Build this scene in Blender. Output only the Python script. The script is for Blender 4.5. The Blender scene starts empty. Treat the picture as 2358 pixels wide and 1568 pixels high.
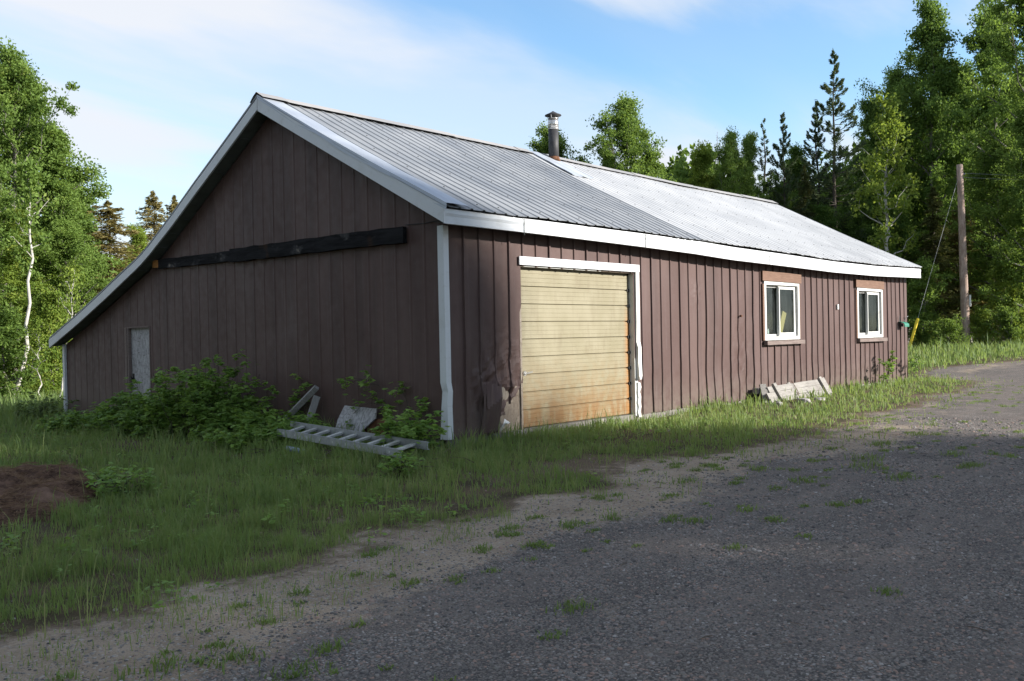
import bpy, math, random
import numpy as np
from math import radians as RAD
from mathutils import Vector, Matrix

scene = bpy.context.scene
COL = scene.collection

# ------------------------------------------------------------------ camera
CAM = np.array([-8.644, -9.141, 1.409])
YAW, PITCH, ROLL, FPX = RAD(42.4427), RAD(-0.3324), RAD(-1.1668), 2119.7
_F = np.array([math.cos(YAW)*math.cos(PITCH), math.sin(YAW)*math.cos(PITCH), math.sin(PITCH)])
_R0 = np.array([math.sin(YAW), -math.cos(YAW), 0.0])
_U0 = np.cross(_R0, _F)
_R = _R0*math.cos(ROLL) + _U0*math.sin(ROLL)
_U = -_R0*math.sin(ROLL) + _U0*math.cos(ROLL)
cd = bpy.data.cameras.new('camera'); cam = bpy.data.objects.new('camera', cd); COL.objects.link(cam)
cam.matrix_world = Matrix(((_R[0], _U[0], -_F[0], CAM[0]), (_R[1], _U[1], -_F[1], CAM[1]),
                           (_R[2], _U[2], -_F[2], CAM[2]), (0, 0, 0, 1)))
cd.sensor_width = 36.0; cd.lens = 36.0*FPX/2358.0; cd.clip_end = 2000; cd.clip_start = 0.05
scene.camera = cam

# ------------------------------------------------------------------ light
SUN_EL, SUN_AZ = RAD(21), RAD(-62)          # azimuth measured from +X towards +Y
sdir = Vector((math.cos(SUN_EL)*math.cos(SUN_AZ), math.cos(SUN_EL)*math.sin(SUN_AZ), math.sin(SUN_EL)))
sl = bpy.data.lights.new('sun', 'SUN'); so = bpy.data.objects.new('sun', sl); COL.objects.link(so)
sl.energy = 4.8; sl.angle = RAD(1.2); sl.color = (1.0, 0.95, 0.88)
so.rotation_euler = sdir.to_track_quat('Z', 'Y').to_euler(); so.location = (10, -30, 20)

world = bpy.data.worlds.new('World'); scene.world = world; world.use_nodes = True
def build_world():
    nt = world.node_tree; N = nt.nodes; L = nt.links; N.clear()
    out = N.new('ShaderNodeOutputWorld'); bg = N.new('ShaderNodeBackground')
    sky = N.new('ShaderNodeTexSky'); sky.sky_type = 'NISHITA'; sky.sun_disc = False
    sky.sun_elevation = SUN_EL; sky.sun_rotation = math.pi/2 - SUN_AZ
    sky.air_density = 1.15; sky.dust_density = 0.15; sky.ozone_density = 2.2
    tc = N.new('ShaderNodeTexCoord')
    def math_(op, a, b=None, c=None):
        n = N.new('ShaderNodeMath'); n.operation = op
        for i, v in enumerate((a, b, c)):
            if v is None: continue
            if isinstance(v, (int, float)): n.inputs[i].default_value = v
            else: L.new(v, n.inputs[i])
        return n.outputs[0]
    def vdot(vec):
        n = N.new('ShaderNodeVectorMath'); n.operation = 'DOT_PRODUCT'
        L.new(tc.outputs['Generated'], n.inputs[0]); n.inputs[1].default_value = vec; return n.outputs['Value']
    def ray(u, v):
        d = _F + _R*(u-1179)/FPX - _U*(v-784)/FPX; return d/np.linalg.norm(d)
    def plane(a, b):
        n = np.cross(ray(*a), ray(*b)); n /= np.linalg.norm(n)
        return tuple(n)
    def ramp(x, lo, hi):
        n = N.new('ShaderNodeMapRange'); n.interpolation_type = 'SMOOTHSTEP'
        L.new(x, n.inputs[0]); n.inputs[1].default_value = lo; n.inputs[2].default_value = hi; return n.outputs[0]
    # direction stretched onto a high cloud sheet: (x/z, y/z)
    sep = N.new('ShaderNodeSeparateXYZ'); L.new(tc.outputs['Generated'], sep.inputs[0])
    zz = math_('MAXIMUM', math_('ADD', sep.outputs[2], 0.12), 0.03)
    cx = math_('DIVIDE', sep.outputs[0], zz); cy = math_('DIVIDE', sep.outputs[1], zz)
    comb = N.new('ShaderNodeCombineXYZ'); L.new(cx, comb.inputs[0]); L.new(cy, comb.inputs[1])
    mp = N.new('ShaderNodeMapping'); L.new(comb.outputs[0], mp.inputs[0])
    mp.inputs['Rotation'].default_value = (0, 0, RAD(-30)); mp.inputs['Scale'].default_value = (0.55, 1.5, 1)
    mp.inputs['Location'].default_value = (3.1, 1.7, 0)
    n1 = N.new('ShaderNodeTexNoise'); n1.inputs['Scale'].default_value = 1.0; n1.inputs['Detail'].default_value = 9
    n1.inputs['Roughness'].default_value = 0.52; n1.inputs['Distortion'].default_value = 0.35; L.new(mp.outputs[0], n1.inputs[0])
    n2 = N.new('ShaderNodeTexNoise'); n2.inputs['Scale'].default_value = 0.45; n2.inputs['Detail'].default_value = 4
    L.new(comb.outputs[0], n2.inputs[0])
    def side(a, b, inside):                          # signed angle from a great circle, positive towards `inside`
        p = plane(a, b); k = 1.0 if float(np.dot(np.array(p), ray(*inside))) > 0 else -1.0
        return math_('MULTIPLY', vdot(p), k)
    nz = math_('SUBTRACT', n1.outputs[0], 0.5)
    s1 = math_('ADD', side((330, 0), (1500, 330), (300, 600)), math_('MULTIPLY', nz, 0.11))
    band = math_('MULTIPLY', ramp(s1, -0.085, -0.015), ramp(s1, 0.16, 0.04))
    s2 = math_('ADD', side((0, 60), (900, 420), (300, 900)), math_('MULTIPLY', nz, 0.16))
    veil = ramp(s2, -0.03, 0.07)
    s3 = math_('ADD', side((1700, 40), (2358, 120), (2300, 0)), math_('MULTIPLY', nz, 0.22))
    wisp = ramp(s3, 0.0, 0.05)
    low = ramp(sep.outputs[2], 0.27, 0.05)
    tex = ramp(n1.outputs[0], 0.36, 0.60)
    tex2 = ramp(n2.outputs[0], 0.30, 0.62)
    c = math_('MULTIPLY', band, math_('ADD', math_('MULTIPLY', tex, 0.50), 0.48))
    c = math_('MAXIMUM', c, math_('MULTIPLY', veil, math_('ADD', math_('MULTIPLY', tex, 0.25), math_('ADD', math_('MULTIPLY', tex2, 0.28), 0.38))))
    c = math_('MAXIMUM', c, math_('MULTIPLY', wisp, math_('ADD', math_('MULTIPLY', tex, 0.5), 0.2)))
    c = math_('MAXIMUM', c, math_('MULTIPLY', low, math_('ADD', math_('MULTIPLY', tex, 0.2), 0.62)))
    c = math_('ADD', c, math_('MULTIPLY', tex, 0.06))
    c = math_('MINIMUM', c, 0.95)
    mix = N.new('ShaderNodeMix'); mix.data_type = 'RGBA'
    L.new(c, mix.inputs['Factor'])
    tint = N.new('ShaderNodeMix'); tint.data_type = 'RGBA'; tint.blend_type = 'MULTIPLY'; tint.inputs['Factor'].default_value = 1.0
    L.new(sky.outputs[0], tint.inputs['A']); tint.inputs['B'].default_value = (.80, .92, 1.0, 1); L.new(tint.outputs['Result'], mix.inputs['A'])
    mix.inputs['B'].default_value = (3.3, 3.4, 3.62, 1)
    L.new(mix.outputs['Result'], bg.inputs[0]); bg.inputs[1].default_value = 0.115
    L.new(bg.outputs[0], out.inputs[0])
build_world()
scene.view_settings.view_transform = 'Standard'; scene.view_settings.look = 'None'
scene.view_settings.gamma = 1; scene.view_settings.exposure = 1.22
try:
    scene.cycles.max_bounces = 6; scene.cycles.diffuse_bounces = 3; scene.cycles.transparent_max_bounces = 6
except Exception: pass

# ------------------------------------------------------------------ helpers
rng = np.random.default_rng(7)
random.seed(7)
def sst(a, b, x):
    t = np.clip((np.asarray(x, float)-a)/(b-a), 0, 1); return t*t*(3-2*t)
_LAT = np.random.default_rng(3).random((256, 256))
def vn(x, y, s=0):                                   # value noise 0..1
    x = np.asarray(x, float)+s*17.3; y = np.asarray(y, float)+s*9.1
    xi = np.floor(x).astype(int); yi = np.floor(y).astype(int); fx = x-xi; fy = y-yi
    fx = fx*fx*(3-2*fx); fy = fy*fy*(3-2*fy)
    g = lambda a, b: _LAT[a % 256, b % 256]
    return (g(xi, yi)*(1-fx)+g(xi+1, yi)*fx)*(1-fy)+(g(xi, yi+1)*(1-fx)+g(xi+1, yi+1)*fx)*fy
def fbm(x, y, s=0, o=3):
    r = 0; a = 0.5; t = 0
    for k in range(o):
        r = r+a*vn(np.asarray(x)*2**k, np.asarray(y)*2**k, s+k); t += a; a *= 0.5
    return r/t

def tag(o, label=None, cat=None, group=None, kind=None):
    if label: o['label'] = label
    if cat: o['category'] = cat
    if group: o['group'] = group
    if kind: o['kind'] = kind
    return o
def empty(name, loc=(0, 0, 0), rz=0.0, parent=None):
    o = bpy.data.objects.new(name, None); COL.objects.link(o); o.location = loc; o.rotation_euler = (0, 0, rz)
    o.empty_display_size = 0.2
    if parent: o.parent = parent
    return o
def mesh_np(name, V, F, mat, parent=None, attrs=None, smooth=False, link=True):
    """V (n,3); F list of (m,k) index arrays or one array"""
    me = bpy.data.meshes.new(name)
    if isinstance(F, np.ndarray): F = [F]
    F = [f for f in F if len(f)]
    V = np.asarray(V, dtype=np.float32)
    me.vertices.add(len(V)); me.vertices.foreach_set('co', V.ravel())
    loops = np.concatenate([f.ravel() for f in F]).astype(np.int32)
    tot = np.concatenate([np.full(len(f), f.shape[1]) for f in F]).astype(np.int32)
    st = np.concatenate([[0], np.cumsum(tot)[:-1]]).astype(np.int32)
    me.loops.add(len(loops)); me.loops.foreach_set('vertex_index', loops)
    me.polygons.add(len(tot)); me.polygons.foreach_set('loop_start', st)
    try: me.polygons.foreach_set('loop_total', tot)
    except Exception: pass
    me.polygons.foreach_set('use_smooth', np.full(len(tot), bool(smooth)))
    for k, v in (attrs or {}).items():
        a = me.attributes.new(k, 'FLOAT', 'POINT'); a.data.foreach_set('value', np.asarray(v, dtype=np.float32))
    if isinstance(mat, (list, tuple)):
        for m in mat: me.materials.append(m)
    elif mat: me.materials.append(mat)
    me.update(calc_edges=True); me.validate()
    if not link: return me
    o = bpy.data.objects.new(name, me); COL.objects.link(o)
    if parent: o.parent = parent
    return o

class MB:
    """collects shapes and links them as ONE mesh"""
    def __init__(s): s.v = []; s.f = {3: [], 4: []}; s.n = 0; s.big = []
    def add(s, V, F):
        V = np.asarray(V, float)
        for f in F:
            k = len(f)
            if k in s.f: s.f[k].append([i+s.n for i in f])
            else: s.big.append([i+s.n for i in f])
        s.v.append(V); s.n += len(V); return s
    def box(s, c, d, M=None, taper=None):
        x, y, z = [a/2 for a in d]
        V = np.array([(-x,-y,-z),(x,-y,-z),(x,y,-z),(-x,y,-z),(-x,-y,z),(x,-y,z),(x,y,z),(-x,y,z)], float)
        if M is not None: V = V @ np.array(M).T
        V = V+np.array(c)
        return s.add(V, [(0,3,2,1),(4,5,6,7),(0,1,5,4),(1,2,6,5),(2,3,7,6),(3,0,4,7)])
    def beam(s, a, b, w, h, up=(0,0,1), jit=0.0):
        """box from a to b, w across, h along up"""
        a = np.array(a, float); b = np.array(b, float); d = b-a; L = np.linalg.norm(d); d /= L
        up = np.array(up, float); side = np.cross(up, d); side /= np.linalg.norm(side); u = np.cross(d, side)
        n = max(1, int(L/0.25)) if jit else 1
        V = []; F = []
        for i in range(n+1):
            p = a+d*L*i/n
            j = (rng.random(2)-.5)*jit
            for sx, sy in ((-1,-1),(1,-1),(1,1),(-1,1)):
                V.append(p+side*(sx*w/2+j[0])+u*(sy*h/2+j[1]))
        F.append((0,1,2,3)); F.append((4*n+3,4*n+2,4*n+1,4*n))
        for i in range(n):
            for k in range(4):
                F.append((4*i+k, 4*i+4+k, 4*i+4+(k+1)%4, 4*i+(k+1)%4))
        return s.add(V, F)
    def tube(s, P, r, n=6, cap=True):
        P = np.asarray(P, float); r = np.broadcast_to(np.asarray(r, float), (len(P),))
        T = np.gradient(P, axis=0); T /= np.linalg.norm(T, axis=1)[:, None]+1e-9
        ref = np.array([0,0,1.]) if abs(T[0][2]) < .9 else np.array([1.,0,0])
        V = []
        for i in range(len(P)):
            a = np.cross(T[i], ref); a /= np.linalg.norm(a)+1e-9; b = np.cross(T[i], a)
            for k in range(n):
                t = 2*math.pi*k/n; V.append(P[i]+r[i]*(a*math.cos(t)+b*math.sin(t)))
        F = []
        for i in range(len(P)-1):
            for k in range(n):
                F.append((i*n+k, i*n+(k+1)%n, (i+1)*n+(k+1)%n, (i+1)*n+k))
        if cap:
            F.append(tuple(range(n))[::-1]); F.append(tuple((len(P)-1)*n+k for k in range(n)))
        return s.add(V, F)
    def build(s, name, mat, parent=None, smooth=False, attrs=None):
        V = np.concatenate(s.v)
        F = [np.array(s.f[k], dtype=np.int32) for k in (3, 4) if s.f[k]]
        by = {}
        for f in s.big: by.setdefault(len(f), []).append(f)
        for k in by: F.append(np.array(by[k], dtype=np.int32))
        return mesh_np(name, V, F, mat, parent, attrs, smooth)
def grid_faces(nx, ny, keep=None):
    i, j = np.meshgrid(np.arange(nx-1), np.arange(ny-1), indexing='ij')
    a = i*ny+j
    F = np.stack([a, a+ny, a+ny+1, a+1], -1).reshape(-1, 4)
    if keep is not None: F = F[keep.reshape(-1)]
    return F.astype(np.int32)

# ------------------------------------------------------------------ materials
class Mat:
    def __init__(s, name, rough=0.7, spec=0.3, metal=0.0):
        s.m = bpy.data.materials.new(name); s.m.use_nodes = True
        s.nt = s.m.node_tree; s.N = s.nt.nodes; s.L = s.nt.links
        s.b = s.N['Principled BSDF']; s.out = s.N['Material Output']
        s.b.inputs['Roughness'].default_value = rough; s.b.inputs['Metallic'].default_value = metal
        s.b.inputs['Specular IOR Level'].default_value = spec
        s.tc = s.N.new('ShaderNodeTexCoord')
    def noise(s, scale, detail=4, rough=0.55, vec=None, stretch=None, dist=0.0, obj=True):
        n = s.N.new('ShaderNodeTexNoise'); n.inputs['Scale'].default_value = scale
        n.inputs['Detail'].default_value = detail; n.inputs['Roughness'].default_value = rough
        n.inputs['Distortion'].default_value = dist
        v = vec or s.tc.outputs['Object']
        if stretch:
            mp = s.N.new('ShaderNodeMapping'); mp.inputs['Scale'].default_value = stretch; s.L.new(v, mp.inputs[0]); v = mp.outputs[0]
        s.L.new(v, n.inputs['Vector']); return n.outputs['Fac']
    def vor(s, scale, feature='F1', out='Distance', vec=None, rand=1.0):
        n = s.N.new('ShaderNodeTexVoronoi'); n.feature = feature; n.inputs['Scale'].default_value = scale
        n.inputs['Randomness'].default_value = rand
        s.L.new(vec or s.tc.outputs['Object'], n.inputs['Vector']); return n.outputs[out]
    def ramp(s, x, lo, hi, a=0.0, b=1.0):
        n = s.N.new('ShaderNodeMapRange'); n.interpolation_type = 'SMOOTHSTEP'
        s.L.new(x, n.inputs[0]); n.inputs[1].default_value = lo; n.inputs[2].default_value = hi
        n.inputs[3].default_value = a; n.inputs[4].default_value = b; return n.outputs[0]
    def math(s, op, a, b=0.0):
        n = s.N.new('ShaderNodeMath'); n.operation = op
        for i, v in enumerate((a, b)):
            if isinstance(v, (int, float)): n.inputs[i].default_value = v
            else: s.L.new(v, n.inputs[i])
        return n.outputs[0]
    def mix(s, f, a, b, mode='MIX'):
        n = s.N.new('ShaderNodeMix'); n.data_type = 'RGBA'; n.blend_type = mode
        if isinstance(f, (int, float)): n.inputs['Factor'].default_value = f
        else: s.L.new(f, n.inputs['Factor'])
        for k, v in (('A', a), ('B', b)):
            if isinstance(v, tuple): n.inputs[k].default_value = (*v, 1)[:4]
            else: s.L.new(v, n.inputs[k])
        return n.outputs['Result']
    def attr(s, name):
        n = s.N.new('ShaderNodeAttribute'); n.attribute_name = name; return n.outputs['Fac']
    def xyz(s, src='Object'):
        n = s.N.new('ShaderNodeSeparateXYZ'); s.L.new(s.tc.outputs[src], n.inputs[0]); return n.outputs
    def color(s, c):
        if isinstance(c, tuple): s.b.inputs['Base Color'].default_value = (*c, 1)
        else: s.L.new(c, s.b.inputs['Base Color'])
        return s
    def bump(s, h, dist=0.01, strength=0.6):
        n = s.N.new('ShaderNodeBump'); n.inputs['Strength'].default_value = strength; n.inputs['Distance'].default_value = dist
        s.L.new(h, n.inputs['Height']); s.L.new(n.outputs[0], s.b.inputs['Normal']); return s
    def rough(s, x): s.L.new(x, s.b.inputs['Roughness']); return s

def m_siding():
    s = Mat('brown_siding', 0.55, 0.2)
    n1 = s.noise(1.3, 5, stretch=(1, 1, .35)); n2 = s.noise(7, 6, .65)
    streak = s.noise(6.0, 4, .6, stretch=(3, 3, .12))
    c = s.mix(s.ramp(n1, .3, .7), (.076, .0455, .0405), (.101, .065, .0585))
    pn = s.noise(2.6, 2, .5, stretch=(1, 1, .02)); c = s.mix(s.ramp(pn, .48, .62, 0, .40), c, (.056, .036, .033)); fd = s.noise(.9, 5, .6); c = s.mix(s.ramp(fd, .56, .72, 0, .35), c, (.125, .093, .087))
    c = s.mix(s.ramp(streak, .55, .8, 0, .45), c, (.13, .098, .095))
    c = s.mix(s.ramp(n2, .62, .8, 0, .35), c, (.048, .030, .028))
    z = s.xyz()[2]
    dirt = s.math('MULTIPLY', s.ramp(z, .75, -.05), s.ramp(n2, .30, .62))
    c = s.mix(s.math('MULTIPLY', dirt, .6), c, (.13, .105, .085))
    scr = s.noise(28, 3, .8, stretch=(1, 1, .25)); c = s.mix(s.ramp(scr, .73, .78, 0, .6), c, (.34, .31, .31))
    s.color(c); s.bump(s.noise(3.0, 3), .01, .35); s.rough(s.ramp(n2, .3, .7, .48, .68)); return s.m
def m_white(name='white_metal_trim', base=(.56, .58, .60), dirt=(.36, .35, .32), amt=.35):
    s = Mat(name, .45, .4)
    n = s.noise(2.2, 6, .6); n2 = s.noise(14, 4, .6, stretch=(.2, 1, 1))
    c = s.mix(s.ramp(n, .5, .75, 0, amt), base, dirt); c = s.mix(s.ramp(n2, .55, .75, 0, amt*.7), c, dirt)
    s.color(c); s.bump(s.noise(2.5, 3), .02, .25); return s.m
def m_roof(name, a, b, rough, metal):
    s = Mat(name, rough, .4, metal)
    n = s.noise(.8, 5); n2 = s.noise(5, 5, .6, stretch=(4, .5, .5)); n3 = s.noise(.35, 3)
    c = s.mix(s.ramp(n, .3, .7), a, b); c = s.mix(s.ramp(n2, .5, .8, 0, .4), c, tuple(x*.62 for x in a))
    c = s.mix(s.ramp(n3, .5, .7, 0, .3), c, tuple(x*1.15 for x in b))
    s.color(c); s.rough(s.ramp(n, .3, .7, rough-.08, rough+.12)); s.bump(s.noise(1.6, 3), .03, .3); return s.m
def m_wood(name, a, b, dark, grain=(1, 14, 14), rough=.8):
    s = Mat(name, rough, .15)
    n = s.noise(3.0, 6, .65, stretch=grain, dist=.6); n2 = s.noise(1.7, 4)
    c = s.mix(s.ramp(n, .3, .68), a, b); c = s.mix(s.ramp(n, .62, .8, 0, .8), c, dark)
    c = s.mix(s.ramp(n2, .5, .75, 0, .4), c, dark)
    s.color(c); s.bump(n, .008, .8); return s.m
def m_plain(name, c, rough=.6, spec=.3, metal=0., var=.25, scale=8):
    s = Mat(name, rough, spec, metal); n = s.noise(scale, 5, .6)
    s.color(s.mix(s.ramp(n, .3, .75), c, tuple(x*(1-var) for x in c))); s.bump(n, .004, .4); return s.m
def m_garage():
    s = Mat('cream_panel_paint', .5, .3)
    x, y, z = s.xyz()
    n = s.noise(2.0, 5, .6); n2 = s.noise(7, 6, .65); vs = s.noise(9, 4, .6, stretch=(1, 1, .22))
    c = s.mix(s.ramp(n, .3, .7), (.195, .172, .107), (.232, .207, .138))
    c = s.mix(s.ramp(vs, .45, .75, 0, .45), c, (.15, .122, .075))
    st = s.math('MULTIPLY', s.ramp(z, 1.35, .0), s.ramp(n2, .3, .66))
    c = s.mix(s.math('MULTIPLY', st, .85), c, (.19, .115, .045))
    st1 = s.math('MULTIPLY', s.ramp(z, .62, .05), s.ramp(vs, .35, .62))
    c = s.mix(s.math('MULTIPLY', st1, .9), c, (.17, .085, .028))
    st2 = s.math('MULTIPLY', s.ramp(x, 4.28, 4.47), s.math('MULTIPLY', s.ramp(z, 2.0, 1.5), s.ramp(n2, .25, .5)))
    c = s.mix(s.math('MULTIPLY', st2, .9), c, (.30, .12, .022))
    c = s.mix(s.math('MULTIPLY', s.ramp(n2, .6, .75), .3), c, (.15, .125, .075))
    # stencilled scuffs along each panel
    s.color(c); s.bump(s.noise(3, 3), .01, .3); return s.m
def m_ground():
    s = Mat('ground_cover', .95, .1)
    P = s.tc.outputs['Object']
    g = s.attr('gravel'); sd = s.attr('sand'); so_ = s.attr('soil')
    big = s.noise(.5, 5); mid = s.noise(2.3, 6, .65); fine = s.noise(40, 4, .7)
    # gravel: pebbled colours
    v1 = s.vor(70, out='Color'); v1d = s.vor(70); v2 = s.vor(150, out='Color'); v2d = s.vor(150)
    sepn = s.N.new('ShaderNodeSeparateXYZ'); s.L.new(v1, sepn.inputs[0])
    sepm = s.N.new('ShaderNodeSeparateXYZ'); s.L.new(v2, sepm.inputs[0])
    pc = s.mix(s.ramp(sepn.outputs[0], .1, .9), (.080, .076, .073), (.235, .212, .190))
    pc = s.mix(s.ramp(sepn.outputs[1], .78, .92), pc, (.30, .22, .18))
    pc = s.mix(s.ramp(sepn.outputs[2], .88, .96), pc, (.36, .34, .32))
    pm = s.mix(sepm.outputs[0], (.068, .064, .062), (.22, .19, .168))
    gv = s.mix(s.ramp(mid, .35, .62), pc, pm)
    gv = s.mix(s.ramp(v1d, .45, .75, 0, .7), gv, (.05, .045, .042))
    gv = s.mix(s.ramp(s.noise(.9, 7, .7, stretch=(.45, 1.4, 1)), .44, .66, 0, .65), gv, (.19, .16, .14))
    damp = s.noise(.8, 4, .6, stretch=(.5, 1.6, 1)); gv = s.mix(s.ramp(damp, .55, .75, 0, .45), gv, (.05, .045, .045))
    sand = s.mix(s.ramp(mid, .3, .7), (.245, .190, .138), (.34, .275, .208)); sand = s.mix(s.ramp(fine, .5, .75, 0, .45), sand, (.11, .09, .08))
    sand = s.mix(s.ramp(sepn.outputs[2], .80, .86, 0, .7), sand, pc)
    soil = s.mix(s.ramp(mid, .3, .7), (.045, .038, .022), (.105, .078, .048)); soil = s.mix(s.ramp(fine, .55, .75), soil, (.15, .12, .07))
    red = s.mix(s.ramp(fine, .4, .7), (.085, .062, .042), (.165, .125, .088))
    gm = s.ramp(s.math('ADD', g, s.math('MULTIPLY', s.math('SUBTRACT', s.noise(3.0, 8, .75), .5), 1.6)), .3, .7)
    sm = s.ramp(s.math('ADD', sd, s.math('MULTIPLY', s.math('SUBTRACT', s.noise(1.5, 8, .78), .5), 2.6)), .24, .70)
    rm = s.ramp(s.math('ADD', so_, s.math('MULTIPLY', s.math('SUBTRACT', mid, .5), .8)), .4, .6)
    c = s.mix(rm, soil, red); c = s.mix(gm, c, gv); c = s.mix(sm, c, sand)
    s.color(c)
    hgt = s.math('MULTIPLY', s.math('SUBTRACT', 1.0, v1d), gm)
    hgt = s.math('ADD', hgt, s.math('MULTIPLY', fine, .6)); hgt = s.math('ADD', hgt, s.math('MULTIPLY', mid, 1.5))
    s.bump(hgt, .012, .9); return s.m
def m_leaf(name, dark, light, warm, trans=.35, spec=.12, scale=.5, rough=.6):
    s = Mat(name, rough, spec)
    t = s.attr('tint'); n = s.noise(scale, 3)
    oi = s.N.new('ShaderNodeObjectInfo')
    f = s.math('ADD', s.math('MULTIPLY', t, .75), s.math('MULTIPLY', s.math('SUBTRACT', n, .5), .7))
    c = s.mix(s.ramp(f, .0, .9), dark, light); c = s.mix(s.ramp(t, .86, 1.0, 0, .75), c, warm)
    c = s.mix(s.math('MULTIPLY', oi.outputs['Random'], .5), c, light)
    s.color(c)
    tr = s.N.new('ShaderNodeBsdfTranslucent'); mx = s.N.new('ShaderNodeMixShader'); mx.inputs[0].default_value = trans
    c2 = s.mix(.5, c, (light[0]*1.6, light[1]*1.5, light[2]*.8)); s.L.new(c2, tr.inputs[0])
    s.L.new(s.b.outputs[0], mx.inputs[1]); s.L.new(tr.outputs[0], mx.inputs[2]); s.L.new(mx.outputs[0], s.out.inputs[0]); return s.m
def m_bark(name, a, b, band=None):
    s = Mat(name, .85, .1); n = s.noise(3, 6, .7, stretch=(3, 3, .8)); c = s.mix(s.ramp(n, .35, .65), a, b)
    if band: c = s.mix(s.ramp(s.noise(5, 3, .6, stretch=(.6, .6, 4)), .6, .68), c, band)
    s.color(c); s.bump(n, .02, .8); return s.m
def m_glass():
    s = Mat('window_glass', .08, .5); s.N.remove(s.b)
    gl = s.N.new('ShaderNodeBsdfGlossy'); gl.inputs['Roughness'].default_value = .06; gl.inputs['Color'].default_value = (.8, .85, .85, 1)
    df = s.N.new('ShaderNodeBsdfDiffuse'); df.inputs['Color'].default_value = (.30, .33, .32, 1)
    tr = s.N.new('ShaderNodeBsdfTransparent'); tr.inputs['Color'].default_value = (.80, .86, .84, 1)
    m1 = s.N.new('ShaderNodeMixShader'); m1.inputs[0].default_value = .07; s.L.new(tr.outputs[0], m1.inputs[1]); s.L.new(gl.outputs[0], m1.inputs[2])
    m2 = s.N.new('ShaderNodeMixShader'); s.L.new(s.ramp(s.noise(3, 4, stretch=(2, 2, .6)), .4, .75, .004, .035), m2.inputs[0])
    s.L.new(m1.outputs[0], m2.inputs[1]); s.L.new(df.outputs[0], m2.inputs[2]); s.L.new(m2.outputs[0], s.out.inputs[0]); return s.m
def m_osb(name, base, light, dark):
    s = Mat(name, .85, .1)
    c1 = s.vor(26, out='Color'); sp = s.N.new('ShaderNodeSeparateXYZ'); s.L.new(c1, sp.inputs[0])
    n = s.noise(30, 4, .7, stretch=(1, 1.0, .3)); n3 = s.noise(26, 4, .7, stretch=(.3, .3, 1.2))
    c = s.mix(s.ramp(n, .35, .65), base, light); c = s.mix(s.ramp(n3, .55, .7, 0, .8), c, dark)
    c = s.mix(s.ramp(sp.outputs[0], .7, .9, 0, .5), c, light); c = s.mix(s.ramp(s.noise(1.2, 4), .5, .7, 0, .5), c, dark)
    s.color(c); s.bump(n, .004, .6); return s.m

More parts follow.
